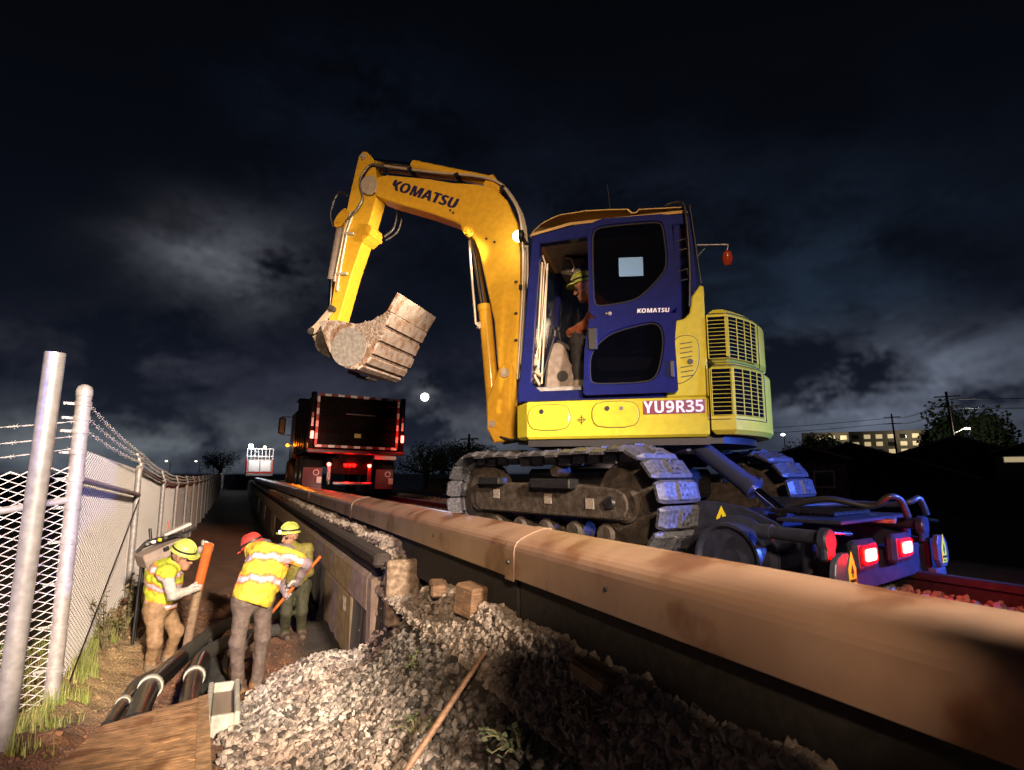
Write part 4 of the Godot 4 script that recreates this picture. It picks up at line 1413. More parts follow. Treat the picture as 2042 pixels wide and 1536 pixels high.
func exc_under(E: Node3D, D: Transform3D) -> void:
	# shoes
	var w := .42
	var st := S()
	var prof := [[-.068, 0], [.068, 0], [.072, .022], [.052, .044], [.03, .040], [-.03, .040], [-.052, .044], [-.072, .022]]
	prism(st, prof, Vector3.ZERO, Vector3.BACK, Vector3.UP, Vector3.RIGHT, -w * .5 + .05, w * .5 - .05, 0.0)
	for sgn in [-1.0, 1.0]:     # ends slope down
		var a := []; var b := []
		for p in prof:
			a.append(Vector3(sgn * (w * .5 - .05), p[1], p[0])); b.append(Vector3(sgn * w * .5, p[1] * .45, p[0] * .82))
		for k in prof.size():
			var j := (k + 1) % prof.size()
			quad(st, a[k], a[j], b[j], b[k])
		for k in range(1, prof.size() - 1): tri(st, b[0], b[k], b[k + 1])
	# raised middle wedge with the bolt flat
	prism(st, [[-.05, .040], [-.04, .058], [.04, .058], [.05, .040]], Vector3.ZERO, Vector3.RIGHT, Vector3.UP, Vector3.BACK, -.058, .058, .004)
	box(st, Vector3(-.06, -.03, 0), Vector3(.03, .06, .12), Basis.IDENTITY, .006)
	box(st, Vector3(.06, -.03, 0), Vector3(.03, .06, .12), Basis.IDENTITY, .006)
	st.generate_normals()
	var sm: ArrayMesh = st.commit()
	sm.surface_set_material(0, M.shoe)
	var hb := S()
	for q in [[-.024, -.03], [.024, -.03], [-.024, .03], [.024, .03]]:
		cyl(hb, Vector3(q[0], .05, q[1]), Vector3(q[0], .0605, q[1]), .0095, 8)
	hb.generate_normals()
	hb.commit(sm)
	sm.surface_set_material(1, M.black)
	var z0 := .14; var hl := .80; var R := .335
	for side in [-1.0, 1.0]:
		var x: float = .79 * side
		var f := S()
		var fp := round_poly([[-.80, .30], [.80, .30], [.86, .40], [.80, .50], [.30, .53], [-.50, .53], [-.86, .48]], 1)
		prism(f, fp, Vector3(x, 0, z0), Vector3.BACK, Vector3.UP, Vector3.RIGHT, -.13, .13, .012)
		var tr := obj(f, "track", M.dirtsteel, E, D)
		tr.set_meta("label", "crawler track of steel shoes nearer the third rail" if side < 0 else "crawler track of steel shoes on the far side")
		# frame fittings: guards, plates, stickers
		f = S()
		box(f, Vector3(x + .15 * side, .545, z0 - .55), Vector3(.1, .06, .28), Basis.IDENTITY, .008)
		box(f, Vector3(x + .15 * side, .53, z0 + .18), Vector3(.1, .07, .42), Basis.IDENTITY, .008)
		obj(f, "roller_guard", M.darksteel, tr)
		for q in [[-.52, .44], [.1, .42], [.52, .40]]:
			f = S()
			box(f, Vector3(x + .134 * side, q[1], z0 + q[0]), Vector3(.006, .07, .075), Basis.IDENTITY, 0.0)
			obj(f, "sticker", mat(lin(.42, .38, .34), .6, 0, "grime", 8.0), tr)
		f = S()
		lathe(f, [[0, .02], [.035, .02], [.045, 0], [.05, -.01]], Vector3(x + .13 * side, .41, z0 + .70), Basis(Vector3.BACK, -PI / 2 * side), 14)
		obj(f, "hub", M.darksteel, tr)
		# end wheels and rollers
		for zz in [-hl, hl]:
			f = S()
			lathe(f, [[0, .07], [.2, .07], [.26, .045], [.29, .045], [.29, -.045], [.26, -.045], [.2, -.07], [0, -.07]], Vector3(x, .405, z0 + zz), Basis(Vector3.BACK, PI / 2), 24)
			lathe(f, [[0, .12], [.1, .12], [.12, .1], [.12, .05]], Vector3(x, .405, z0 + zz), Basis(Vector3.BACK, -PI / 2 * side), 18)
			obj(f, "end_wheel", M.dirtsteel, tr)
		for k in 5:
			f = S()
			lathe(f, [[0, .09], [.06, .09], [.075, .06], [.06, .04], [.06, -.04], [.075, -.06], [.06, -.09], [0, -.09]], Vector3(x, .2, z0 - .6 + .3 * k), Basis(Vector3.BACK, PI / 2), 14)
			obj(f, "roller", M.dirtsteel, tr)
		f = S()
		lathe(f, [[0, .07], [.04, .07], [.05, .04], [.05, -.04], [.04, -.07], [0, -.07]], Vector3(x, .62, z0 + .1), Basis(Vector3.BACK, PI / 2), 14)
		obj(f, "top_roller", M.dirtsteel, tr)
		# shoes round the loop
		var per := 4.0 * hl + TAU * R
		var cnt := 36
		for k in cnt:
			var q := per * k / cnt
			var p := Vector3(); var a := 0.0
			if q < 2 * hl:
				p = Vector3(0, .405 + R, hl - q); a = 0.0
				p.y -= .012 * sin(PI * q / (2 * hl)) + (.012 if k % 3 == 1 else 0.0)
			elif q < 2 * hl + PI * R:
				a = (q - 2 * hl) / R
				p = Vector3(0, .405 + R * cos(a), -hl - R * sin(a))
			elif q < 4 * hl + PI * R:
				a = PI
				p = Vector3(0, .405 - R, -hl + (q - 2 * hl - PI * R))
			else:
				a = PI + (q - 4 * hl - PI * R) / R
				p = Vector3(0, .405 + R * cos(a), hl - R * sin(a))
			inst(sm, "shoe", null, tr, Transform3D(Basis(Vector3.RIGHT, -a), Vector3(x, p.y, z0 + p.z)))
	st = S()
	box(st, Vector3(0, .52, z0), Vector3(1.32, .24, .9), Basis.IDENTITY, .03)
	lathe(st, [[0, .80], [.42, .80], [.42, .70], [.46, .70], [.46, .62], [0, .62]], Vector3.ZERO, Basis.IDENTITY, 32)
	obj(st, "carbody", M.darksteel, E, D)
	st = S()
	lathe(st, [[0, .07], [.07, .07], [.085, .05], [.085, -.1], [0, -.1]], Vector3(-.6, .60, .75), Basis(Vector3.BACK, PI / 2), 16)
	obj(st, "travel_motor", mat(lin(.04, .07, .2), .4), E, D)

func decal_mesh() -> Array:     # flat warning sticker: pointed plate, tree mark, two rows of lettering, upright in x-y
	var a := S()
	prism(a, [[-.035, -.07], [.035, -.07], [.035, .005], [0, .075], [-.035, .005]], Vector3.ZERO, Vector3.RIGHT, Vector3.UP, Vector3.BACK, 0, .002, 0.0)
	var b := S()
	prism(b, [[-.014, -.012], [-.004, -.012], [-.004, -.026], [.004, -.026], [.004, -.012], [.014, -.012], [.008, 0], [.011, 0], [0, .024], [-.011, 0], [-.008, 0]], Vector3.ZERO, Vector3.RIGHT, Vector3.UP, Vector3.BACK, .0025, .0035, 0.0)
	return [mesh_of(a), mesh_of(b)]

func exc_gear(E: Node3D, D: Transform3D) -> void:
	var st := S()
	# side plates of the frame
	for x in [-.62, .45]:
		prism(st, [[1.15, .43], [1.40, .435], [1.60, .41], [1.80, .33], [1.90, .26], [2.2, .20], [2.2, .02], [1.6, .02], [1.2, .12]], Vector3(x, 0, 0), Vector3.BACK, Vector3.UP, Vector3.RIGHT, -.015, .015, .004)
	box(st, Vector3(-.08, .30, 1.35), Vector3(1.06, .12, .25), Basis.IDENTITY, .01)
	box(st, Vector3(-.08, .1, 2.12), Vector3(1.5, .18, .12), Basis.IDENTITY, .01)
	box(st, Vector3(-.08, .345, 1.95), Vector3(1.0, .02, .35), Basis.IDENTITY, .004)
	var gear := obj(st, "rail_gear", M.gear, E, D)
	gear.set_meta("label", "black rail gear frame with flanged wheels and two red lamps")
	for k in 3:
		st = S()
		box(st, Vector3(-.642, .22, 1.56 + .11 * k), Vector3(.03, .24 - .03 * k, .014), Basis(Vector3.RIGHT, -.35), .003)
		obj(st, "gusset", M.gear, gear)
	# flanged wheels
	for q in [[-.78, 1.60, -1.0], [.62, 1.60, 1.0]]:
		st = S()
		lathe(st, [[0, .02], [.08, .03], [.17, .02], [.185, .045], [.20, .045], [.205, .02], [.205, -.055], [.24, -.07], [.24, -.095], [.19, -.1], [0, -.1]], Vector3(q[0], .125, q[1]), Basis(Vector3.BACK, -PI / 2 * q[2]), 40)
		obj(st, "rail_wheel", M.gear, gear)
	# folding cylinder from slew frame to gear
	st = S()
	var ca := Vector3(-.15, .80, 1.0); var cb := Vector3(-.15, .50, 1.41); var cc := Vector3(-.15, .36, 1.60)
	cyl(st, ca, cb, .062, 20)
	cyl(st, cb - (cb - ca).normalized() * .05, cb + (cb - ca).normalized() * .01, .07, 20)
	var cy := obj(st, "lift_cylinder", mat(lin(.04, .05, .1), .35, .2), gear)
	st = S()
	cyl(st, cb, cc, .032, 16)
	obj(st, "piston_rod", M.chrome, cy)
	st = S()
	box(st, ca + Vector3(-.06, .02, -.08), Vector3(.09, .16, .16), Basis.IDENTITY, .02)
	box(st, cb + Vector3(.07, .05, 0), Vector3(.03, .05, .05), Basis.IDENTITY, .006)
	obj(st, "bracket", M.gear, cy)
	# grating on the top
	for k in 12:
		st = S()
		box(st, Vector3(-.06, .372, 1.60 + .034 * k), Vector3(.5, .018, .006), Basis.IDENTITY, 0.0)
		obj(st, "grating_bar", M.darksteel, gear)
	for k in 12:
		st = S()
		box(st, Vector3(-.3 + .0436 * k, .380, 1.787), Vector3(.005, .016, .39), Basis.IDENTITY, 0.0)
		obj(st, "grating_bar", M.darksteel, gear)
	# rail guide cylinders, discs and posts at both rear corners
	for q in [[-.80, -1.0], [.50, 1.0]]:
		st = S()
		cyl(st, Vector3(q[0] - .06, .30, 1.86), Vector3(q[0] - .10, .295, 2.16), .034, 14)
		cyl(st, Vector3(q[0] - .06, .30, 1.83), Vector3(q[0] - .064, .30, 1.90), .04, 14)
		obj(st, "guide_cylinder", M.gear, gear)
		st = S()
		lathe(st, [[0, .02], [.055, .02], [.06, .01], [.06, -.02], [0, -.02]], Vector3(q[0] - .11, .285, 2.19), Basis(Vector3.RIGHT, PI / 2), 18)
		box(st, Vector3(q[0] - .11, .235, 2.19), Vector3(.10, .09, .035), Basis.IDENTITY, .01)
		obj(st, "pivot_disc", M.gear, gear)
		st = S()
		cyl(st, Vector3(q[0] - .02, .32, 2.06), Vector3(q[0] - .02, -.1, 2.06), .035, 14)
		obj(st, "leg_post", M.gear, gear)
		st = S()
		for k in 3:
			cyl(st, Vector3(q[0] + .02 + .05 * k, .31, 2.12), Vector3(q[0] + .05 + .05 * k, .31, 2.16), .018 - .003 * k, 8)
		cyl(st, Vector3(q[0] - .02, .315, 2.15), Vector3(q[0] + .16, .30, 2.19), .012, 8)
		obj(st, "valve", M.chrome, gear)
		# corner plate with sticker
		st = S()
		prism(st, round_poly([[-.13, -.10], [.05, -.10], [.05, .085], [-.07, .085], [-.13, .03]], 1), Vector3(q[0] - .1, .15, 2.24), Vector3.RIGHT * q[1] * -1.0, Vector3.UP, Vector3.BACK, 0, .03, .004)
		box(st, Vector3(q[0] - .1, .0, 2.24), Vector3(.16, .09, .05), Basis.IDENTITY, .006)
		obj(st, "corner_plate", mat(lin(.10, .10, .15), .4, .2, "soft", 3.0), gear)
	var dm := decal_mesh()
	for q in [[Vector3(-.637, .335, 1.47), Basis(Vector3.UP, -PI / 2), 1.0], [Vector3(-.86, .155, 2.272), Basis.IDENTITY, 1.15], [Vector3(.44, .155, 2.272), Basis.IDENTITY, 1.15]]:
		var d := inst(dm[0], "warning_sticker", M.decal, gear, Transform3D(q[1].scaled(Vector3.ONE * q[2]), q[0]))
		inst(dm[1], "tree_mark", M.black, d)
		for k in 2: pass
	for q in [[Vector3(-.6395, .29, 1.47), Basis(Vector3.UP, -PI / 2)], [Vector3(-.86, .10, 2.276), Basis.IDENTITY], [Vector3(.44, .10, 2.276), Basis.IDENTITY]]:
		inst(lettering("DYMAX", .014, .001), "lettering", M.black, gear, Transform3D(q[1], q[0] + Vector3(0, .008, 0)))
		inst(lettering("R A I L", .010, .001), "lettering", M.black, gear, Transform3D(q[1], q[0] - Vector3(0, .012, 0)))
	# red tail lamps in their housings
	for x in [-.62, -.13]:
		st = S()
		box(st, Vector3(x, .20, 2.225), Vector3(.26, .15, .06), Basis.IDENTITY, .02)
		var h := obj(st, "lamp_housing", M.gear, gear)
		st = S()
		prism(st, round_poly([[-.09, -.045], [.09, -.045], [.09, .045], [-.09, .045]], 2, .12), Vector3(x, .205, 2.256), Vector3.RIGHT, Vector3.UP, Vector3.BACK, 0, .012, .003)
		var ln := obj(st, "tail_lamp_lens", M.lamp_rim, h)
		st = S()
		prism(st, round_poly([[-.068, -.03], [.068, -.03], [.068, .03], [-.068, .03]], 2, .12), Vector3(x, .205, 2.268), Vector3.RIGHT, Vector3.UP, Vector3.BACK, 0, .004, .001)
		obj(st, "lamp_core", M.lamp_cream, ln)
		omni(EX + D.basis * Vector3(x, .205, 2.33), Color(1, .03, .02), .2, .05)
	# hoses looping over the gear
	for q in [[.12, .0], [.45, -.04]]:
		st = S()
		tube(st, spline([Vector3(.1, .38, 1.5), Vector3(q[0], .44 + q[1], 1.75), Vector3(q[0] + .08, .40, 1.98), Vector3(q[0] + .1, .46 + q[1], 2.08), Vector3(q[0] + .16, .44, 2.12), Vector3(q[0] + .2, .34, 2.14)], 6), .02, 8)
		obj(st, "hose", M.hose, gear)
	st = S()
	box(st, Vector3(.12, .33, 2.08), Vector3(.3, .03, .12), Basis(Vector3.UP, .3), .006)
	box(st, Vector3(.18, .35, 1.98), Vector3(.3, .015, .03), Basis(Vector3.UP, .5), .003)
	obj(st, "cover_plate", M.steel, gear)

# ---------------------------------------------------------------- trucks
func bxp(called: String, parent: Node, c: Vector3, s: Vector3, m: Material, bev := .02, b := Basis.IDENTITY) -> MeshInstance3D:
	var st := S()
	box(st, c, s, b, bev)
	return obj(st, called, m, parent)

func wheel(parent: Node3D, called: String, c: Vector3, r: float, w: float, out: float) -> void:
	var st := S()
	lathe(st, [[r * .55, w * .5], [r * .9, w * .5], [r, w * .34], [r, -w * .34], [r * .9, -w * .5], [r * .55, -w * .5]], c, Basis(Vector3.BACK, PI / 2), 28)
	var o := obj(st, called, M.rubber, parent)
	st = S()
	lathe(st, [[0, w * .2], [r * .2, w * .2], [r * .25, w * .1], [r * .5, w * .08], [r * .56, w * .45], [r * .58, w * .5]], c, Basis(Vector3.BACK, -PI / 2 * out), 20)
	obj(st, "rim", M.steel, o)

func build_truck() -> void:
	var t := thing("dump_truck", Vector3(2.65, 0.0, -15.0), "dark dump truck seen from behind, red and white reflective tape round its tailgate", "truck")
	t.rotation.z = deg_to_rad(-1.6)
	t.position.y = 0.03
	# tailgate with ribs and tape
	var tg: MeshInstance3D = bxp("tailgate", t, Vector3(0, 1.83, 0), Vector3(1.98, 1.28, .06), M.truck)
	for y in [2.30, 1.98, 1.6]:
		bxp("rib", tg, Vector3(0, y, .05), Vector3(1.8, .07, .05), M.truck, .015)
	bxp("rib", tg, Vector3(.05, 2.02, .085), Vector3(.75, .025, .02), M.steel, .004)
	bxp("label_plate", tg, Vector3(.0, 1.5, .04), Vector3(.16, .1, .01), mat(lin(.5, .42, .15), .6), .002)
	var tape_r := mat(lin(.28, .015, .015), .35)
	var tape_w := mat(lin(.8, .78, .76), .3)
	for k in 13:
		bxp("tape", tg, Vector3(-.92 + .1533 * k, 2.465, .036), Vector3(.15, .06, .006), tape_w if k % 2 else tape_r, 0.0)
		bxp("tape", tg, Vector3(-.92 + .1533 * k, 1.215, .036), Vector3(.15, .06, .006), tape_w if k % 2 == 0 else tape_r, 0.0)
	for k in 8:
		for x in [-.985, .985]:
			bxp("tape", tg, Vector3(x, 1.30 + .15 * k, .038), Vector3(.06, .146, .006), tape_w if k % 2 else tape_r, 0.0)
	var bed: MeshInstance3D = bxp("bed", t, Vector3(-1.07, 1.78, -2.1), Vector3(.06, 1.36, 4.1), M.truck)
	bxp("side_panel", bed, Vector3(1.07, 1.78, -2.1), Vector3(.06, 1.36, 4.1), M.truck)
	bxp("bed_floor", bed, Vector3(0, 1.14, -2.1), Vector3(2.2, .1, 4.15), M.truck)
	bxp("front_panel", bed, Vector3(0, 1.95, -4.15), Vector3(2.2, 1.7, .06), M.truck)
	bxp("cab_guard", bed, Vector3(0, 2.82, -4.6), Vector3(2.2, .05, .9), M.truck)
	for k in 6:
		bxp("rib", bed, Vector3(-1.12, 1.78, -.5 - .7 * k), Vector3(.06, 1.3, .09), M.truck)
	for x in [-1.1, 1.1]:
		var cp: MeshInstance3D = bxp("corner_post", bed, Vector3(x, 1.80, .0), Vector3(.12, 1.44, .16), M.truck)
		bxp("corner_tape", bed, Vector3(x, 1.78, .083), Vector3(.05, .2, .005), tape_w, 0.0)
		bxp("lower_tape", bed, Vector3(x, 1.95, .083), Vector3(.05, .13, .005), tape_r, 0.0)
		bxp("tail_lamp_lens", bed, Vector3(x + .01, 1.47, .095), Vector3(.07, .18, .03), M.lamp_hot, .01)
		omni(t.transform * Vector3(x + .02 * signf(x), 1.47, .2), Color(1, .05, .03), .25, .05)
	bxp("sill", t, Vector3(0, 1.09, .06), Vector3(2.36, .1, .14), mat(lin(.12, .01, .01), .4))
	# chassis, flaps and lamps below
	var ch: MeshInstance3D = bxp("chassis", t, Vector3(0, .92, -2.9), Vector3(.8, .22, 6.0), M.truck)
	bxp("rear_panel", ch, Vector3(-.05, .74, -.12), Vector3(1.0, .4, .04), M.truck)
	bxp("bumper_bar", ch, Vector3(-.05, .33, .05), Vector3(.95, .07, .07), M.galv, .02)
	for x in [-.62, -.22, -.12, -.02, .36]:
		var st := S()
		lathe(st, [[.05, 0], [.045, .02], [0, .03]], Vector3(x, .78, -.09), Basis(Vector3.RIGHT, PI / 2), 14, true)
		obj(st, "marker_lamp_lens", M.lamp_hot if absf(x + .12) > .15 else M.lamp_red, ch)
	omni(t.transform * Vector3(-.12, .78, .12), Color(1, .05, .03), .6, .08)
	omni(t.transform * Vector3(-.62, .78, .1), Color(1, .08, .05), .3, .05)
	omni(t.transform * Vector3(.36, .78, .1), Color(1, .08, .05), .3, .05)
	for x in [-.62, .36]:
		bxp("lamp_post", ch, Vector3(x, .55, -.06), Vector3(.09, .36, .06), M.steel, .01)
		bxp("tow_hook", ch, Vector3(x, .36, .02), Vector3(.06, .14, .1), M.steel, .02)
	for x in [-.95, .83]:
		bxp("mud_flap", t, Vector3(x, .45, -.45), Vector3(.46, .5, .015), mat(lin(.14, .09, .1), .6), .004)
		var st := S()
		lathe(st, [[.055, -.006], [.075, -.006], [.075, .006], [.055, .006]], Vector3(x + .08, .58, -.42), Basis(Vector3.RIGHT, PI / 2), 16)
		obj(st, "flap_ring", M.white, t)
		bxp("flap_bracket", t, Vector3(x + .16, .40, -.40), Vector3(.12, .16, .03), M.white, .01)
	bxp("hanger_plate", t, Vector3(.72, 1.0, .02), Vector3(.55, .12, .03), M.white, .02)
	for z in [-1.2, -2.45]:
		for x in [-.92, .92]:
			wheel(t, "wheel", Vector3(x, .5, z), .5, .5, signf(x))
	for x in [-.98, .98]: wheel(t, "wheel", Vector3(x, .5, -6.3), .5, .3, signf(x))
	# cab
	var cab: MeshInstance3D = bxp("cab", t, Vector3(0, 1.75, -5.6), Vector3(2.2, 1.7, 1.6), M.truck, .12)
	bxp("bonnet", cab, Vector3(0, 1.35, -6.9), Vector3(1.7, .9, 1.2), M.truck, .15)
	bxp("rear_pane", cab, Vector3(0, 2.2, -4.785), Vector3(1.2, .45, .02), M.tint, 0.0)
	bxp("exhaust_stack", cab, Vector3(-1.0, 2.0, -4.5), Vector3(.14, 1.7, .14), M.galv, .06)
	var mr: MeshInstance3D = bxp("mirror", t, Vector3(-1.42, 2.1, -5.9), Vector3(.22, .55, .1), M.black, .04)
	bxp("mirror_arm", mr, Vector3(-1.25, 2.4, -5.9), Vector3(.4, .03, .03), M.black, .008)
	bxp("mirror_arm", mr, Vector3(-1.25, 1.8, -5.9), Vector3(.4, .03, .03), M.black, .008)
	bxp("marker_lamp_lens", t, Vector3(-1.27, 1.42, -4.9), Vector3(.09, .09, .09), M.lamp_amber, .03)
	bxp("lamp_stalk", t, Vector3(-1.2, 1.42, -4.9), Vector3(.12, .03, .03), M.black, .006)
	omni(t.transform * Vector3(-1.27, 1.45, -4.72), Color(1, .5, .08), 1.6, .04)

func build_far_truck() -> void:
	var t := thing("utility_truck", Vector3(1.97, 0.0, -60.0), "distant white utility truck with bright lamps and ladder racks beyond the dump truck", "truck")
	var body: MeshInstance3D = bxp("box_body", t, Vector3(0, 1.25, -2.5), Vector3(2.3, 1.3, 5.0), mat(lin(.6, .5, .48), .6, 0, "grime", 1.0))
	bxp("rear_door", body, Vector3(-.5, 1.3, .02), Vector3(.9, 1.0, .04), M.white)
	bxp("rear_door", body, Vector3(.5, 1.3, .02), Vector3(.9, 1.0, .04), M.white)
	bxp("reflector", body, Vector3(0, .7, .03), Vector3(2.2, .12, .03), M.red)
	for x in [-1.12, 1.12]: bxp("side_tape", body, Vector3(x, 1.3, .03), Vector3(.08, 1.2, .03), M.red)
	bxp("bumper", t, Vector3(0, .5, .1), Vector3(2.3, .2, .2), M.galv)
	bxp("cab", t, Vector3(0, 1.5, -6), Vector3(2.2, 2.0, 1.8), M.white, .2)
	for k in 8:
		bxp("rack_bar", t, Vector3(-1.1 + .315 * k, 2.4, -.1), Vector3(.06, 1.0, .06), M.white, .01)
	bxp("rack_rail", t, Vector3(0, 2.9, -.1), Vector3(2.3, .07, .07), M.white, .01)
	bxp("rack_rail", t, Vector3(0, 2.2, -.1), Vector3(2.3, .07, .07), M.white, .01)
	bxp("ladder", t, Vector3(-.3, 2.6, -1.5), Vector3(.5, .1, 3.0), M.galv, .02)
	for x in [-.98, .98]:
		wheel(t, "wheel", Vector3(x, .48, -1.2), .45, .4, signf(x))
		wheel(t, "wheel", Vector3(x, .48, -6.0), .45, .3, signf(x))
	bxp("flood_lamp_lens", t, Vector3(-.85, 3.15, .05), Vector3(.34, .26, .1), glow(Color(.9, .95, 1), 40.0))
	bxp("flood_lamp_lens", t, Vector3(.35, 3.05, .05), Vector3(.22, .2, .1), glow(Color(1, .8, .55), 14.0))
	omni(t.position + Vector3(-.6, 3.2, 1.2), Color(.95, .97, 1), 6.0, .2)
	omni(t.position + Vector3(.5, 2.2, 1.6), Color(1, .9, .85), 3.0, .2)

# ---------------------------------------------------------------- people
func seg_d(p: Vector3, b: Array) -> float:      # tapered capsule
	var a: Vector3 = b[0]
	var ab: Vector3 = b[1] - a
	var t := clampf((p - a).dot(ab) / maxf(ab.length_squared(), 1e-8), 0.0, 1.0)
	return (p - a - ab * t).length() - lerpf(b[2], b[3], t)

# bones: [a, b, ra, rb, colour]; mesh of their smooth union added to st; planes cut it; paint may recolour by position
func flesh(st: SurfaceTool, bones: Array, cell: float, k := 0.03, planes := [], paint = null, wob := 0.0) -> void:
	var lo := Vector3.ONE * 1e9
	var hi := -lo
	for b in bones:
		for e in 2:
			var r: Vector3 = Vector3.ONE * (b[2 + e] + k + cell * 3.0)
			lo = lo.min(b[e] - r); hi = hi.max(b[e] + r)
	var n := Vector3i(((hi - lo) / cell).ceil()) + Vector3i.ONE
	var nx := n.x; var ny := n.y; var nxy := nx * ny
	var F := PackedFloat32Array(); F.resize(nxy * n.z); F.fill(1.0)
	var W := PackedInt32Array(); W.resize(nxy * n.z)
	var Bd := PackedFloat32Array(); Bd.resize(nxy * n.z); Bd.fill(9.0)
	for bi in bones.size():
		var b: Array = bones[bi]
		var r: float = maxf(b[2], b[3]) + k + cell * 2.0
		var c0 := Vector3i(((b[0].min(b[1]) - Vector3.ONE * r - lo) / cell).floor()).clamp(Vector3i.ZERO, n - Vector3i.ONE)
		var c1 := Vector3i(((b[0].max(b[1]) + Vector3.ONE * r - lo) / cell).ceil()).clamp(Vector3i.ZERO, n - Vector3i.ONE)
		for z in range(c0.z, c1.z + 1):
			for y in range(c0.y, c1.y + 1):
				var row := z * nxy + y * nx
				for x in range(c0.x, c1.x + 1):
					var d := seg_d(lo + Vector3(x, y, z) * cell, b)
					if d > k + cell * 2.0: continue
					var i := row + x
					var f := F[i]
					var h := maxf(k - absf(f - d), 0.0) / k
					F[i] = minf(f, d) - h * h * k * 0.25
					if d < Bd[i]: Bd[i] = d; W[i] = bi
	if planes.size() or wob > 0.0:
		for z in n.z:
			for y in ny:
				for x in nx:
					var i := z * nxy + y * nx + x
					if F[i] < 0.2:
						var p := lo + Vector3(x, y, z) * cell
						if wob > 0.0: F[i] += hn2.get_noise_3dv(p * 2.6) * wob
						for pl in planes: F[i] = maxf(F[i], (p - pl[0]).dot(pl[1]))
	var ids := {}
	var pos := PackedVector3Array()
	var col := PackedColorArray()
	var offs := [0, 1, nx, nx + 1, nxy, nxy + 1, nxy + nx, nxy + nx + 1]
	var cor := [Vector3(0, 0, 0), Vector3(1, 0, 0), Vector3(0, 1, 0), Vector3(1, 1, 0), Vector3(0, 0, 1), Vector3(1, 0, 1), Vector3(0, 1, 1), Vector3(1, 1, 1)]
	var eds := [[0, 1], [2, 3], [4, 5], [6, 7], [0, 2], [1, 3], [4, 6], [5, 7], [0, 4], [1, 5], [2, 6], [3, 7]]
	for z in n.z - 1:
		for y in ny - 1:
			for x in nx - 1:
				var i := z * nxy + y * nx + x
				if absf(F[i]) > cell * 2.2: continue
				var m := 0
				for q in 8:
					if F[i + offs[q]] < 0.0: m += 1
				if m == 0 or m == 8: continue
				var s := Vector3.ZERO
				var c := 0
				for e in eds:
					var fa := F[i + offs[e[0]]]; var fb := F[i + offs[e[1]]]
					if (fa < 0.0) != (fb < 0.0):
						s += cor[e[0]].lerp(cor[e[1]], fa / (fa - fb)); c += 1
				ids[i] = pos.size()
				var p := lo + (Vector3(x, y, z) + s / c) * cell
				pos.append(p)
				var cl: Color = bones[W[i]][4]
				if paint != null: cl = paint.call(p, cl)
				col.append(cl)
	st.set_smooth_group(0)
	var put := func(a: int, b: int, c: int, d: int, flip: bool) -> void:
		if not (ids.has(a) and ids.has(b) and ids.has(c) and ids.has(d)): return
		var q := [ids[a], ids[b], ids[c], ids[d]]
		if flip: q.reverse()
		for w in [0, 1, 2, 0, 2, 3]:
			st.set_color(col[q[w]]); st.add_vertex(pos[q[w]])
	for z in range(1, n.z - 1):
		for y in range(1, ny - 1):
			for x in range(1, nx - 1):
				var i := z * nxy + y * nx + x
				if absf(F[i]) > cell * 1.8: continue
				var ins := F[i] < 0.0
				if ins != (F[i + 1] < 0.0): put.call(i - nx - nxy, i - nxy, i, i - nx, not ins)
				if ins != (F[i + nx] < 0.0): put.call(i - 1 - nxy, i - nxy, i, i - 1, ins)
				if ins != (F[i + nxy] < 0.0): put.call(i - 1 - nx, i - nx, i, i - 1, not ins)

# a hand closed round a bar through c with direction ax; arm comes from 'from'
func grip(st: SurfaceTool, c: Vector3, ax: Vector3, from: Vector3, bar: float, col: Color, sc := 0.9) -> void:
	ax = ax.normalized()
	var o := (from - c)
	o = (o - ax * o.dot(ax)).normalized()       # from the bar towards the wrist
	var s := ax.cross(o)
	var bones := []
	var rr := bar + 0.009
	var at := func(a: float, t: float) -> Vector3: return c + ax * t + (o * cos(a) + s * sin(a)) * rr
	for i in 4:
		var t := (i - 1.5) * 0.019 * sc
		var len_: float = [0.9, 1.0, 0.95, 0.78][i]
		var prev: Vector3 = at.call(0.5, t) + o * 0.012
		for j in 3:
			var nx: Vector3 = at.call(0.5 + (j + 1) * 0.95 * len_ / (1.0 + bar * 14.0), t)
			bones.append([prev, nx, 0.0092 * sc, 0.0082 * sc, col])
			prev = nx
	bones.append([at.call(0.35, -.024) + o * .018, at.call(0.35, .024) + o * .018, 0.017 * sc, 0.016 * sc, col])
	bones.append([at.call(0.0, -.02) + o * .045, at.call(0.1, .02) + o * .04, 0.016 * sc, 0.016 * sc, col])
	bones.append([at.call(0.0, -.03) + o * .04, at.call(-.5, -.042) + o * .005, 0.012 * sc, 0.010 * sc, col])
	bones.append([at.call(-.5, -.042) + o * .005, at.call(-1.2, -.035), 0.010 * sc, 0.0085 * sc, col])
	flesh(st, bones, 0.0055, 0.008)

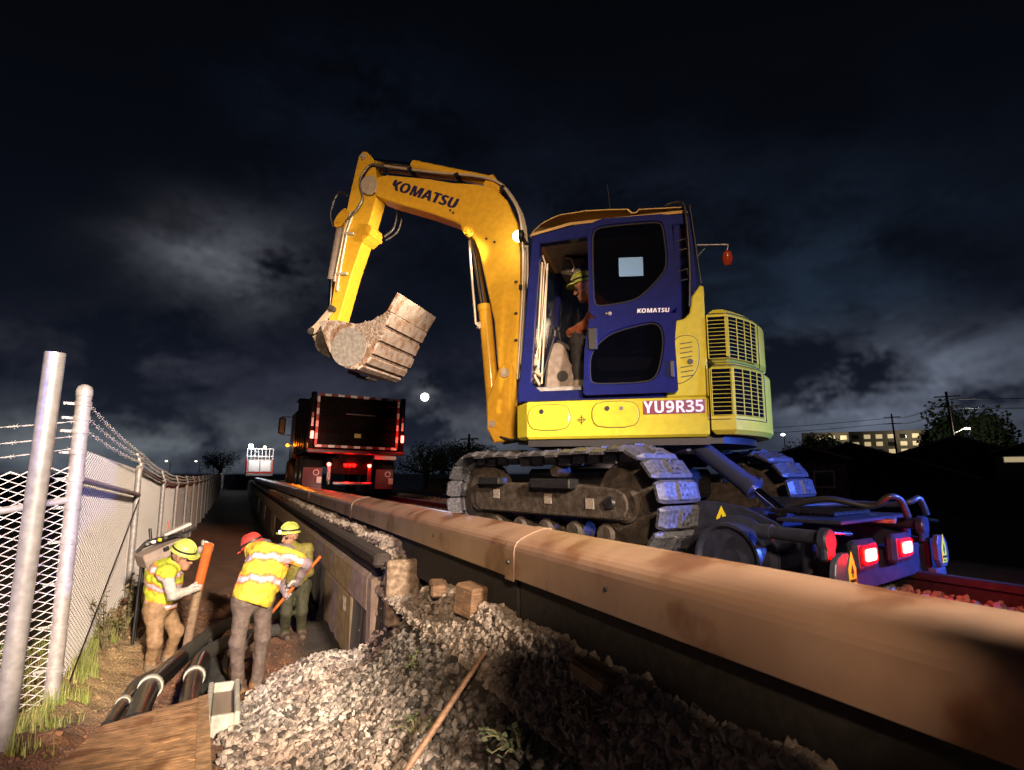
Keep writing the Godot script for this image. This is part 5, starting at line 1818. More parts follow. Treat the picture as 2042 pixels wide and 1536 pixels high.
func hard_hat(parent: Node3D, c: Vector3, up: Vector3, fwd: Vector3, r: float, m: Material, band := true) -> void:
	var y := up.normalized()
	var z := (fwd - y * fwd.dot(y)).normalized()
	var b := Basis(y.cross(z), y, z)
	var st := S()
	lathe(st, [[r * 1.18, -.004], [r * 1.22, .004], [r * 1.06, .016], [r * 1.03, r * .35], [r * .9, r * .72], [r * .62, r * .98], [r * .3, r * 1.1], [0, r * 1.13]], c, b * Basis.from_scale(Vector3(.92, 1, 1.1)), 24, true)
	lathe(st, [[r * 1.18, -.004], [r * 1.0, .006], [r * .95, r * .4], [0, r * .95]], c, b * Basis.from_scale(Vector3(.92, 1, 1.1)), 24, true)
	for k in [-1, 0, 1]:     # ridges over the crown
		var pts := []
		for i in 9:
			var a := lerpf(-1.15, 1.15, i / 8.0)
			pts.append(c + b * Vector3(k * r * .28, r * 1.1 * cos(a) + .006, r * 1.12 * sin(a)))
		tube(st, pts, .008, 5)
	var pk := []
	for i in 9: pk.append(Vector2(r * 1.2 * sin(lerpf(-.9, .9, i / 8.0)), r * 1.25 * cos(lerpf(-.9, .9, i / 8.0)) + .035))
	for i in 9: pk.append(Vector2(r * .9 * sin(lerpf(.9, -.9, i / 8.0)), r * .9 * cos(lerpf(.9, -.9, i / 8.0))))
	prism(st, pk, c, b.x, b.z, b.y, -.006, .004, 0.0)
	var h := obj(st, "hard_hat", m, parent)
	if band:
		st = S()
		lathe(st, [[r * 1.05, .02], [r * 1.075, .022], [r * 1.07, .036], [r * 1.045, .038]], c, b * Basis.from_scale(Vector3(.92, 1, 1.1)), 24)
		obj(st, "hat_band", M.black, h)

func stripes(c0: Vector3, c1: Vector3, base: Color, rows: Array) -> Callable:    # reflective bands across the axis c0 > c1
	return func(p: Vector3, cl: Color) -> Color:
		var t := (p - c0).dot(c1 - c0) / (c1 - c0).length_squared() + 0.02 * sin(p.x * 40.0 + p.z * 30.0)
		for r in rows:
			var d: float = absf(t - r)
			if d < .045: return Color(.55, .52, .6)
			if d < .085: return Color(.75, .22, .05)
		return base

func bone(b: Array, q: Dictionary, sc: float, a: String, c: String, ra: float, rb: float, cl: Color) -> void:
	b.append([q[a], q[c], ra * sc, rb * sc, cl])

func person(called: String, J: Dictionary, C: Dictionary, label: String, group: String, sc := 0.85) -> Node3D:
	var base: Vector3 = (J.al + J.ar) * 0.5
	base.y = minf(J.tl.y, J.tr.y) - .04
	var t := thing(called, base, label, "person", group)
	var q := {}
	for k in J: q[k] = J[k] - base
	var st := S()
	var hd: Vector3 = q.head
	var up: Vector3 = (q.head - q.neck).normalized() if not J.has("hatup") else J.hatup
	var face: Vector3 = C.face.normalized()
	var b := []
	bone(b, q, sc, "hl", "hr", .115, .115, C.trousers)
	bone(b, q, sc, "hipc", "chest", .125, .15, C.shirt)
	bone(b, q, sc, "chest", "neck", .14, .07, C.shirt)
	bone(b, q, sc, "sl", "sr", .078, .078, C.shirt)
	for s in ["l", "r"]:
		bone(b, q, sc, "h" + s, "k" + s, .098, .068, C.trousers)
		bone(b, q, sc, "k" + s, "a" + s, .069, .052, C.trousers)
		b.append([q["a" + s], q["a" + s] + Vector3(0, -.02, 0), .058 * sc, .058 * sc, C.boots])
		b.append([q["a" + s] + Vector3(0, -.035, 0), q["t" + s], .052 * sc, .046 * sc, C.boots])
		bone(b, q, sc, "s" + s, "e" + s, .066, .05, C.sleeve)
		bone(b, q, sc, "e" + s, "h" + s + "_", .05, .036, C.sleeve)
	bone(b, q, sc, "neck", "head", .055, .06, C.skin)
	flesh(st, b, .015, .03, [], null, .012)
	# head on a finer grid: skull, jaw, brow, nose, ears
	var side := face.cross(up).normalized()
	var hb := [[hd - face * .015, hd + up * .02, .085 * sc, .09 * sc, C.skin], [hd + face * .02 - up * .05, hd + face * .045 - up * .085, .06 * sc, .042 * sc, C.skin],
		[hd + face * .085 * sc + up * .012, hd + face * .108 * sc - up * .022, .011, .015, C.skin], [hd + face * .078 * sc + up * .025 - side * .035, hd + face * .078 * sc + up * .025 + side * .035, .012, .012, C.skin],
		[hd + face * .088 * sc - up * .06 - side * .02, hd + face * .088 * sc - up * .06 + side * .02, .009, .009, C.skin * .8],
		[hd - side * .088 * sc, hd - side * .09 * sc - up * .03, .018, .012, C.skin], [hd + side * .088 * sc, hd + side * .09 * sc - up * .03, .018, .012, C.skin]]
	for e in [-1.0, 1.0]:
		hb.append([hd + face * .082 * sc + side * .03 * e, hd + face * .084 * sc + side * .03 * e, .011, .011, Color(.03, .02, .02)])
	hb.append([hd - face * .05 + up * .0, hd - face * .05 - up * .05, .07 * sc, .055 * sc, Color(.03, .022, .018)])
	flesh(st, hb, .006, .012)
	for s in ["l", "r"]:
		if C.has("grip_" + s):
			grip(st, q["h" + s + "_"], C["grip_" + s][0], q["e" + s], C["grip_" + s][1], C.glove, sc * 1.05)
	var body := obj(st, "body", M.skin, t)
	if C.has("vest"):
		st = S()
		var v := []
		var vc: Color = C.vest
		var fat: float = C.fat if C.has("fat") else 1.08
		v.append([q.hipc + (q.chest - q.hipc) * -.05, q.chest, .148 * sc * fat, .168 * sc * fat, vc])
		v.append([q.chest, q.neck.lerp(q.chest, .15), .158 * sc, .10 * sc, vc])
		v.append([q.sl, q.sr, .096 * sc, .096 * sc, vc])
		if C.has("vest_sleeve"):
			for s in ["l", "r"]: v.append([q["s" + s], q["e" + s].lerp(q["s" + s], .35), .085 * sc, .075 * sc, vc])
		var hem: Vector3 = (q.hipc - q.chest).normalized()
		flesh(st, v, .014, .04, [[q.hipc + hem * (C.hem if C.has("hem") else .02), hem], [q.neck - hem * .02, -hem]], stripes(q.hipc, q.neck, vc, C.rows), .02)
		obj(st, "safety_vest", M.vest, t).set_meta("label", C.vest_label)
	hard_hat(t, hd + up * .03, up + face * -.12 if not C.has("hat_up") else C.hat_up, face, .1 * sc * 1.06, C.hat)
	return t

func build_people() -> void:
	var lime := Color(.52, .6, .04)
	var skin := Color(.42, .22, .14)
	# stooping man beside the fence, holding a post
	person("person", {"hipc": Vector3(-.541, -.560, -6.359), "hl": Vector3(-.520, -.60, -6.44), "hr": Vector3(-.575, -.59, -6.28), "kr": Vector3(-.545, -.84, -6.22), "ar": Vector3(-.577, -1.06, -6.33), "tr": Vector3(-.49, -1.10, -6.24), "kl": Vector3(-.40, -.83, -6.45), "al": Vector3(-.465, -1.06, -6.54), "tl": Vector3(-.36, -1.10, -6.48),
		"chest": Vector3(-.525, -.31, -6.306), "neck": Vector3(-.455, -.195, -6.249), "head": Vector3(-.385, -.118, -6.198), "sr": Vector3(-.495, -.25, -6.10), "sl": Vector3(-.465, -.24, -6.42), "er": Vector3(-.425, -.44, -6.05), "hr_": Vector3(-.235, -.404, -6.17), "el": Vector3(-.33, -.13, -6.36), "hl_": Vector3(-.19, -.06, -6.12), "hatup": Vector3(.15, 1, .2).normalized()},
		{"trousers": Color(.30, .19, .10), "shirt": lime, "sleeve": Color(.5, .47, .42), "boots": Color(.2, .15, .1), "skin": skin, "glove": Color(.55, .52, .48), "face": Vector3(.8, -.55, .25), "hat": M.hat, "vest": lime, "vest_label": "lime vest with orange edged reflective bands", "rows": [.12, .52, .85], "hat_up": Vector3(.35, 1, .35),
		"grip_r": [Vector3(-.12, -.78, -.29), .035], "grip_l": [Vector3(-.12, -.78, -.29), .035]},
		"stooping worker in lime vest, hard hat and tan trousers, holding an orange topped post", "workers in the trench")
	# man seen from behind, bent over a shovel
	person("person", {"hipc": Vector3(.195, -.39, -5.477), "hl": Vector3(.125, -.42, -5.46), "hr": Vector3(.268, -.42, -5.50), "kl": Vector3(.095, -.74, -5.43), "al": Vector3(.125, -1.13, -5.52), "tl": Vector3(.17, -1.165, -5.41), "kr": Vector3(.285, -.74, -5.52), "ar": Vector3(.262, -1.12, -5.60), "tr": Vector3(.40, -1.15, -5.66),
		"chest": Vector3(.300, -.12, -5.53), "neck": Vector3(.272, -.02, -5.65), "head": Vector3(.185, -.045, -5.75), "sl": Vector3(.20, -.06, -5.66), "sr": Vector3(.415, -.045, -5.42), "er": Vector3(.588, -.15, -5.40), "hr_": Vector3(.525, -.335, -5.54), "el": Vector3(.40, -.30, -5.74), "hl_": Vector3(.455, -.425, -5.588), "hatup": Vector3(-.35, .9, -.1).normalized()},
		{"trousers": Color(.13, .10, .085), "shirt": Color(.2, .16, .17), "sleeve": Color(.24, .19, .21), "boots": Color(.28, .15, .07), "skin": skin, "glove": Color(.45, .43, .42), "face": Vector3(-.55, -.5, -.7), "hat": M.hat_red, "vest": Color(.75, .56, .05), "vest_label": "yellow vest with orange reflective bands", "rows": [.22, .62], "vest_sleeve": true, "hem": .06, "fat": 1.25, "hat_up": Vector3(-.45, .9, -.2),
		"grip_r": [Vector3(-.357, -.487, -.245), .016], "grip_l": [Vector3(-.357, -.487, -.245), .016]},
		"bent worker in yellow vest and red hard hat, seen from behind with a shovel", "workers in the trench")
	# third man further in, mostly hidden, clothes dimmed for the shade there
	var p3 := person("person", {"hipc": Vector3(0.650, -.56, -6.93), "hl": Vector3(0.580, -.58, -6.93), "hr": Vector3(0.720, -.58, -6.92), "kl": Vector3(0.570, -.84, -6.87), "al": Vector3(0.570, -1.06, -7.0), "tl": Vector3(0.600, -1.10, -6.88), "kr": Vector3(0.720, -.84, -6.86), "ar": Vector3(0.740, -1.06, -6.98), "tr": Vector3(0.740, -1.1, -6.86),
		"chest": Vector3(0.630, -.27, -6.90), "neck": Vector3(0.560, -.12, -6.86), "head": Vector3(0.562, -.045, -6.84), "sl": Vector3(0.560, -.22, -6.85), "sr": Vector3(0.750, -.20, -6.86), "el": Vector3(0.500, -.42, -6.72), "hl_": Vector3(0.520, -.52, -6.55), "er": Vector3(0.770, -.42, -6.75), "hr_": Vector3(0.650, -.52, -6.62), "hatup": Vector3(-.1, 1, .1).normalized()},
		{"trousers": Color(.05, .05, .02), "shirt": Color(.2, .18, .03), "sleeve": Color(.16, .14, .03), "boots": Color(.1, .07, .05), "skin": skin, "glove": Color(.3, .2, .15), "face": Vector3(-.75, -.35, .5), "hat": M.hat,
		"grip_l": [Vector3(1, 0, .2), .012], "grip_r": [Vector3(1, 0, .2), .012]},
		"worker in pale yellow hard hat with a headlamp, standing behind the bent worker", "workers in the trench")
	var st := S()
	var lp := Vector3(.478, .005, -6.79) - p3.position
	cyl(st, lp, lp + Vector3(-.02, -.005, .014), .018, 12)
	var hl := obj(st, "headlamp", M.black, p3)
	st = S()
	lathe(st, [[.016, 0], [.012, .006], [0, .008]], lp + Vector3(-.02, -.005, .014), along(Vector3.ZERO, Vector3(-.02, -.005, .014)), 12, true)
	obj(st, "headlamp_lens", glow(Color(.9, .95, 1), 16.0), hl)
	# operator in the cab: joints given in the machine's own axes
	var U := Transform3D(Basis(Vector3.UP, deg_to_rad(50.0)), EX)
	var l := {"hipc": L3(.42, 1.61, -.15), "hl": L3(.50, 1.60, -.12), "hr": L3(.34, 1.60, -.12), "kl": L3(.56, 1.665, .17), "kr": L3(.30, 1.665, .17), "al": L3(.57, 1.30, .16), "tl": L3(.58, 1.25, .27), "ar": L3(.3, 1.30, .16), "tr": L3(.29, 1.25, .27), "chest": L3(.43, 1.88, -.06), "neck": L3(.44, 2.02, .03), "head": L3(.45, 2.14, .115), "sl": L3(.57, 1.96, .0), "sr": L3(.29, 1.96, .0), "el": L3(.63, 1.78, .06), "hl_": L3(.53, 1.74, .235), "er": L3(.25, 1.78, .06), "hr_": L3(.32, 1.72, .235)}
	var w := {}
	for k in l: w[k] = U * l[k]
	w["hatup"] = U.basis * Vector3(0, 1, -.3)
	person("person", w, {"trousers": Color(.03, .03, .035), "shirt": Color(.5, .12, .04), "sleeve": Color(.45, .13, .05), "boots": Color(.4, .33, .26), "skin": Color(.45, .2, .12), "glove": Color(.45, .2, .12), "face": U.basis * Vector3(0, -.35, -1), "hat": M.hat, "grip_l": [Vector3.UP, .012], "grip_r": [Vector3.UP, .012]},
		"excavator operator in hard hat and orange shirt, seated in the cab", "", .82)

# ---------------------------------------------------------------- things in the trench and on the slope
func build_trench_things() -> void:
	# post held by the stooping worker
	var t := thing("marker_post", Vector3(-.322, -1.08, -6.42), "orange topped wooden post held upright by the stooping worker", "post")
	var o := t.position
	var top := Vector3(-.18, -.03, -6.10); var mid := Vector3(-.245, -.43, -6.25); var low := Vector3(-.322, -1.08, -6.42)
	var st := S()
	cyl(st, top - o, mid - o, .042, 14)
	obj(st, "sleeve", M.orange, t)
	st = S()
	cyl(st, mid - o, low - o, .038, 14)
	obj(st, "shaft", mat(lin(.55, .42, .3), .6, 0, "wood", 2.0), t)
	# shovel
	t = thing("shovel", Vector3(.16, -1.08, -5.78), "orange handled shovel in the hands of the bent worker", "shovel")
	o = t.position
	st = S()
	tube(st, [Vector3(.70, -.10, -5.42) - o, Vector3(.525, -.335, -5.54) - o, Vector3(.24, -.73, -5.74) - o], .014, 10)
	obj(st, "handle", M.orange, t)
	st = S()
	var sb := along(Vector3(.24, -.73, -5.74), Vector3(.02, -1.04, -5.89))
	var sh := []
	for k in 7:
		var row := []
		var f := k / 6.0
		for j in 7:
			var g := (j - 3) / 3.0
			var wd := .085 * (1.0 if f < .6 else sqrt(maxf(0.0, 1.0 - pow((f - .6) / .42, 2.0))))
			row.append(Vector3(.24, -.73, -5.74) - o + sb * Vector3(g * wd, f * .30, .03 * g * g - .01))
		sh.append(row)
	for k in 6:
		for j in 6: quad(st, sh[k][j], sh[k + 1][j], sh[k + 1][j + 1], sh[k][j + 1])
	obj(st, "blade", M.steel, t)
	# conduits
	var runs := [
		[[Vector3(-.433, -.80, -4.15), Vector3(-.438, -.84, -4.943), Vector3(-.362, -.92, -5.703), Vector3(-.206, -.98, -6.635), Vector3(.025, -1.01, -7.35), Vector3(.40, -1.03, -7.75), Vector3(.95, -1.02, -7.9)], .066, "thick black conduit with a white collar nearest the plywood's middle, curving away into the trench"],
		[[Vector3(-.177, -.84, -4.3), Vector3(-.183, -.875, -5.176), Vector3(-.148, -.93, -5.9), Vector3(-.032, -.98, -6.4), Vector3(.15, -1.01, -6.75), Vector3(.5, -1.03, -7.0)], .062, "thick black conduit with a white collar beside the concrete box"],
		[[Vector3(-.56, -.79, -4.15), Vector3(-.553, -.83, -4.65), Vector3(-.545, -.87, -5.146), Vector3(-.473, -.94, -5.609), Vector3(-.40, -1.0, -6.0)], .036, "thin black conduit with a pale collar nearest the fence"]]
	for r in runs:
		var p := thing("conduit", r[0][0], r[2], "conduit", "conduits in the trench")
		var sp := spline(r[0], 7)
		for k in sp.size(): sp[k] -= p.position
		st = S()
		var half := int(sp.size() * .38)
		tube(st, sp.slice(0, half + 1), r[1], 18)
		obj(st, "clean_length", M.pipe, p)
		st = S()
		tube(st, sp.slice(half), r[1] * 1.0, 18)
		obj(st, "dusty_length", M.pipe_dusty, p)
		st = S()
		var c: Vector3 = r[0][1] - p.position
		lathe(st, [[r[1] * 1.0, -.03], [r[1] * 1.16, -.03], [r[1] * 1.22, -.012], [r[1] * 1.22, .012], [r[1] * 1.16, .03], [r[1] * 1.0, .03]], c, along(r[0][0], r[0][1]), 20)
		obj(st, "collar", M.collar, p)
	# rumpled black ground sheet over the far conduits
	st = S()
	st.set_smooth_group(0)
	var N := 26
	var pt := func(i: int, j: int) -> Vector3:
		var u := i / float(N); var v := j / float(N)
		var p := Vector3(lerpf(-.12, .13, u) - .2 * v + .1 * v, 0, lerpf(-4.85, -6.35, v))
		p.y = H(p.x, p.z) + .06 + .045 * sin(u * 9.0 + v * 4.0) * (0.4 + u) + .05 * hn2.get_noise_2d(p.x * 1.2, p.z * .8) + .08 * exp(-pow((u - .25 - .2 * v) / .16, 2.0))
		return p
	for i in N:
		for j in N:
			quad(st, pt.call(i, j), pt.call(i, j + 1), pt.call(i + 1, j + 1), pt.call(i + 1, j))
	tag(obj(st, "ground_sheet", M.cloth), "rumpled black ground sheet beside the conduits", "sheet")
	# plywood over the pit and the concrete box beside it
	t = thing("plywood_sheet", Vector3(-.32, -.70, -3.6), "worn plywood sheet covering the pit at the bottom left", "plywood")
	st = S()
	var a := [Vector3(-.56, -.715, -3.955), Vector3(-.067, -.70, -4.172), Vector3(.0, -.665, -2.75), Vector3(-.70, -.665, -3.05)]
	for k in 4: a[k] -= t.position
	var dn := Vector3(0, -.02, 0)
	quad(st, a[0], a[1], a[2], a[3])
	quad(st, a[3] + dn, a[2] + dn, a[1] + dn, a[0] + dn)
	for k in 4: quad(st, a[k], a[k] + dn, a[(k + 1) % 4] + dn, a[(k + 1) % 4])
	obj(st, "board", M.plywood, t)
	st = S()
	var e0: Vector3 = a[1].lerp(a[0], .10); var e1: Vector3 = a[2].lerp(a[3], .10)
	var ez := Vector3(0, .004, 0)
	quad(st, e0 + ez, a[1] + ez, a[2] + ez, e1 + ez)
	quad(st, a[1] + ez, a[1] - dn * .2, a[2] - dn * .2, a[2] + ez)
	obj(st, "edge_strip", mat(lin(.6, .40, .23), .7, 0, "wood", 1.5), t)
	t = thing("concrete_box", Vector3(.02, -1.0, -4.35), "open concrete cable box filled with gravel beside the plywood", "cable box")
	o = t.position
	for q in [[Vector3(.095, -.9, -4.33), Vector3(.03, .26, .62)], [Vector3(-.06, -.9, -4.33), Vector3(.03, .26, .62)], [Vector3(.018, -.9, -4.03), Vector3(.122, .25, .03)], [Vector3(.018, -.9, -4.62), Vector3(.122, .25, .03)]]:
		st = S()
		box(st, q[0] - o, q[1], Basis.IDENTITY, .006)
		obj(st, "wall", M.collar, t)
	st = S()
	box(st, Vector3(.018, -.88, -4.33) - o, Vector3(.118, .1, .55), Basis.IDENTITY, .0)
	obj(st, "fill", mat(lin(.3, .25, .2), .9, 0, "speck", 9.0, "b_mud", 1.0), t)
	# wooden rod on the slope, blocks by the third rail
	st = S()
	var ra := Vector3(1.04, -.17, -2.53); var rb := Vector3(.55, -.66, -2.40)
	tube(st, [ra, ra.lerp(rb, .5), rb], [.011, .0135, .0145], 10)
	var rod := obj(st, "wooden_rod", mat(lin(.42, .25, .15), .65, 0, "wood", 2.0))
	tag(rod, "long weathered wooden rod lying on the gravel slope", "rod")
	for q in [[Vector3(1.15, -.05, -3.0), Vector3(.11, .16, .15), .35, "short upright timber block beside the third rail, above the wooden rod"], [Vector3(1.13, -.07, -3.5), Vector3(.09, .07, .16), -.2, "small timber offcut on the ballast behind the larger timber block"], [Vector3(1.16, -.08, -1.82), Vector3(.10, .06, .2), .1, "flat timber piece at the top of the dark slope"]]:
		st = S()
		box(st, Vector3.ZERO, q[1], Basis.IDENTITY, .012)
		tag(obj(st, "timber_block", M.timber, self, Transform3D(Basis(Vector3.UP, q[2]) * Basis(Vector3.RIGHT, .12), q[0])), q[3], "timber block", "timber offcuts")
	# tool cart standing by the fence
	t = thing("tool_cart", Vector3(-.66, -1.06, -7.0), "tool cart with a pale crate and black tools, beside the fence behind the stooping worker", "cart")
	o = t.position
	st = S()
	for q in [[-.80, -7.12], [-.80, -6.95], [-.50, -7.05], [-.50, -6.85]]:
		st = S()
		cyl(st, Vector3(q[0], -1.06, q[1]) - o, Vector3(q[0] + .02, -.22, q[1]) - o, .014, 8)
		obj(st, "leg", M.black, t)
	st = S()
	box(st, Vector3(-.62, -.17, -6.97) - o, Vector3(.40, .14, .26), Basis(Vector3.UP, .45) * Basis(Vector3.BACK, .38), .012)
	obj(st, "crate", M.beige, t)
	for k in 3:
		st = S()
		box(st, Vector3(-.66 + .09 * k, -.16 + .035 * k, -6.83 + .01 * k) - o, Vector3(.05, .035, .02), Basis(Vector3.UP, .45) * Basis(Vector3.BACK, .38), .004)
		obj(st, "crate_slot", M.black, t)
	var rods := [[Vector3(-.80, -.12, -7.0), Vector3(-.32, .06, -6.85), .014], [Vector3(-.76, -.06, -7.02), Vector3(-.42, .02, -6.9), .010], [Vector3(-.72, -.05, -6.95), Vector3(-.74, .06, -6.98), .014], [Vector3(-.84, -.17, -7.0), Vector3(-.76, -.07, -7.0), .018], [Vector3(-.55, -.03, -7.0), Vector3(-.60, .12, -7.05), .006], [Vector3(-.48, .02, -6.9), Vector3(-.40, -.06, -6.86), .012]]
	for r in rods:
		st = S()
		cyl(st, r[0] - o, r[1] - o, r[2], 8)
		obj(st, "tool_handle", M.black if r[2] > .008 else M.orange, t)
	st = S()
	box(st, Vector3(-.50, .05, -6.93) - o, Vector3(.26, .03, .12), Basis(Vector3.UP, .3) * Basis(Vector3.BACK, .4), .01)
	obj(st, "pale_case", mat(lin(.5, .45, .42), .5), t)
	for k in 4:
		st = S()
		box(st, Vector3(-.74 + .05 * k, -.08 + .018 * k, -6.9) - o, Vector3(.035, .03, .03), Basis(Vector3.UP, k), .006)
		obj(st, "fitting", [M.steel, M.white, M.decal, M.steel][k], t)
	# weeds at the fence foot
	for q in [[Vector3(-.88, -1.0, -7.0), 1.0, "dry weed with pale seed head beside the fence, nearest the stooping worker"], [Vector3(-.97, -.96, -6.55), 1.25, "tall dark weed against the fence mesh"], [Vector3(-.93, -.98, -7.7), 1.3, "leafy dark weed by the fence under the tool cart"]]:
		weed(q[0], q[1], q[2])
	# low scrub in the dark part of the slope
	for q in [[.92, -3.25, .5, "green scrub plant in the gravel left of the wooden rod, near the timber block"], [.80, -2.75, .45, "low scrub plant half way down the gravel, left of the wooden rod"], [.98, -2.05, .6, "dark scrub plant in deep shade right of the wooden rod"], [1.08, -1.75, .55, "dark scrub plant below the third rail near the bottom edge"]]:
		weed(Vector3(q[0], H(q[0], q[1]), q[1]), q[2], q[3], true)
	build_grass()

func weed(at: Vector3, sc: float, label: String, low := false) -> void:
	var t := thing("scrub_plant" if low else "weed_plant", at, label, "plant", "scrub on the dark slope" if low else "weeds at the fence foot")
	var r := RandomNumberGenerator.new()
	r.seed = int(absf(at.z) * 1000.0)
	var st := S()
	var lf := S()
	for k in 9:
		var a := r.randf() * TAU
		var sp := r.randf_range(.05, .16) * (1.8 if low else 1.0)
		var tip := Vector3(cos(a) * sp, r.randf_range(.2, .42) * (.5 if low else 1.0), sin(a) * sp) * sc
		var pts := spline([Vector3.ZERO, tip * .5 + Vector3(0, .06 * sc, 0), tip], 4)
		tube(st, pts, [.004, .004, .0038, .0035, .003, .0026, .002, .0018, .0015], 4)
		for j in 10:
			var p: Vector3 = pts[r.randi_range(2, 8)]
			var d := Vector3(r.randf_range(-1, 1), r.randf_range(-.3, .8), r.randf_range(-1, 1)).normalized()
			var s := d.cross(Vector3(.3, .9, .2)).normalized() * .012 * sc * (1.6 if low else 1.0)
			var e := p + d * r.randf_range(.03, .06) * sc
			tri(lf, p, p.lerp(e, .5) + s, e); tri(lf, p, e, p.lerp(e, .5) - s)
	obj(st, "stems", mat(lin(.12, .1, .05), .9), t).set_meta("kind", "stuff")
	var lm := mat(lin(.05, .065, .025) if low else lin(.17, .14, .07), .85)
	obj(lf, "leaves", lm, t).set_meta("kind", "stuff")

func build_grass() -> void:
	var st := S()
	tri(st, Vector3(-.5, 0, 0), Vector3(.5, 0, 0), Vector3(.3, .5, .25))
	tri(st, Vector3(-.5, 0, 0), Vector3(.3, .5, .25), Vector3(-.25, .5, .25))
	tri(st, Vector3(-.25, .5, .25), Vector3(.3, .5, .25), Vector3(.1, 1, .8))
	var blade := mesh_of(st)
	var xf := []
	var co := []
	for k in 14000:
		var z := rng.randf_range(-7.6, -3.4)
		var x := rng.randf_range(-1.12, -.72) if k % 2 else rng.randf_range(-3.2, -1.15)
		if k % 2:
			var d := hn.get_noise_2d(x * 2.0 + 5.0, z * 2.0)
			if x > -1.0 + d * .35: continue
			if z > -4.9 and rng.randf() < .7: continue
		var h := rng.randf_range(.05, .15)
		xf.append(Transform3D(Basis(Vector3.UP, rng.randf() * TAU) * Basis(Vector3.RIGHT, rng.randf_range(-.4, .4)).scaled(Vector3(.008, h, h * .5)), Vector3(x, H(x, z) - .005, z)))
		var v := rng.randf()
		co.append(Color(.17, .24, .035).lerp(Color(.42, .36, .16), v * v) * rng.randf_range(.6, 1.1))
	var g := scatter("grass", blade, vmat(.8), xf, co, "green and dry grass along the fence foot", "grass")

# ---------------------------------------------------------------- far surroundings
func tree(at: Vector3, h: float, w: float, seed_: int, label: String, n := 2600) -> void:
	var t := thing("broadleaf_tree", at, label, "tree", "trees beyond the track")
	var r := RandomNumberGenerator.new()
	r.seed = seed_
	var st := S()
	tube(st, [Vector3(0, -.3, 0), Vector3(.05, h * .3, 0), Vector3(-.05, h * .62, .05)], [w * .06, w * .045, w * .02], 8)
	var lobes := []
	for k in 16:
		var a := r.randf() * TAU
		var y := r.randf_range(.38, .88)
		var rad := w * .5 * sqrt(r.randf()) * (1.05 - absf(y - .58) * 1.2)
		var c := Vector3(cos(a) * rad, h * y, sin(a) * rad)
		lobes.append([c, w * r.randf_range(.13, .24)])
		if k < 7: tube(st, [Vector3(0, h * .3, 0), c * .6 + Vector3(0, h * .1, 0), c], [w * .025, w * .016, w * .006], 5)
	obj(st, "trunk", M.bark, t)
	st = S()
	for k in n:
		var lb: Array = lobes[k % lobes.size()]
		var d: Vector3 = Vector3(r.randfn(), r.randfn() * .8, r.randfn()).normalized() * lb[1] * pow(r.randf(), .4) * 1.15
		var p: Vector3 = lb[0] + d
		var u := Vector3(r.randfn(), r.randfn(), r.randfn()).normalized() * h * .026
		var v := u.cross(Vector3(r.randfn(), r.randfn(), r.randfn()).normalized()) * .8
		tri(st, p - u, p + v, p + u); tri(st, p - u, p + u, p - v)
	obj(st, "crown", M.leaf, t)

func far_pole(at: Vector3, h: float, label: String, lamp := false, lean := 0.0) -> void:
	var t := thing("utility_pole", at, label, "pole", "utility poles beyond the track")
	var st := S()
	tube(st, [Vector3(0, -.5, 0), Vector3(lean, h, 0)], [.17, .11], 10)
	obj(st, "shaft", M.bark, t)
	for y in [h - .5, h - 1.5]:
		st = S()
		box(st, Vector3(lean * .9, y, 0), Vector3(.1, .12, 2.2), Basis(Vector3.UP, .6), .01)
		obj(st, "crossarm", M.bark, t)
	if lamp:
		st = S()
		tube(st, [Vector3(lean * .5, h * .56, 0), Vector3(.8, h * .62, .5)], .04, 6)
		box(st, Vector3(.9, h * .62, .55), Vector3(.6, .14, .3), Basis(Vector3.UP, -.5), .05)
		obj(st, "lamp_arm", M.galv_dull, t)
		st = S()
		box(st, Vector3(.9, h * .62 - .09, .55), Vector3(.5, .06, .24), Basis(Vector3.UP, -.5), .02)
		obj(st, "street_lamp_lens", glow(Color(1, .97, .9), 8.0), t)
		omni(at + Vector3(.75, h * .62 - .5, .95), Color(1, .96, .88), 16.0, .2)

func house(at: Vector3, w: float, d: float, h: float, turn: float, wall: Material, label: String, lit: Array) -> void:
	var t := thing("house", at, label, "house", "houses beyond the track", turn)
	var st := S()
	box(st, Vector3(0, h * .5 - .4, 0), Vector3(w, h + .8, d), Basis.IDENTITY, .02)
	obj(st, "wall", wall, t)
	st = S()
	prism(st, [[-w * .56, h - .05], [w * .56, h - .05], [w * .56, h + .1], [0, h + w * .2], [-w * .56, h + .1]], Vector3.ZERO, Vector3.RIGHT, Vector3.UP, Vector3.BACK, -d * .54, d * .54, .02)
	var rf := obj(st, "roof", M.roof, t)
	for s in [-1.0, 1.0]:
		st = S()
		var a := Vector3(0, h + w * .2 + .02, d * .545); var b := Vector3(s * w * .565, h + .12, d * .545)
		tube(st, [a, b], .07, 4)
		obj(st, "barge_board", mat(lin(.35, .3, .27), .7), rf)
	for q in lit:
		st = S()
		box(st, Vector3(q[0], q[1], d * .5 + .03), Vector3(q[2], q[3], .06), Basis.IDENTITY, .01)
		var f := obj(st, "window", M.white, t)
		st = S()
		box(st, Vector3(q[0], q[1], d * .5 + .065), Vector3(q[2] - .16, q[3] - .16, .02), Basis.IDENTITY, 0.0)
		obj(st, "window_pane", q[4], f)

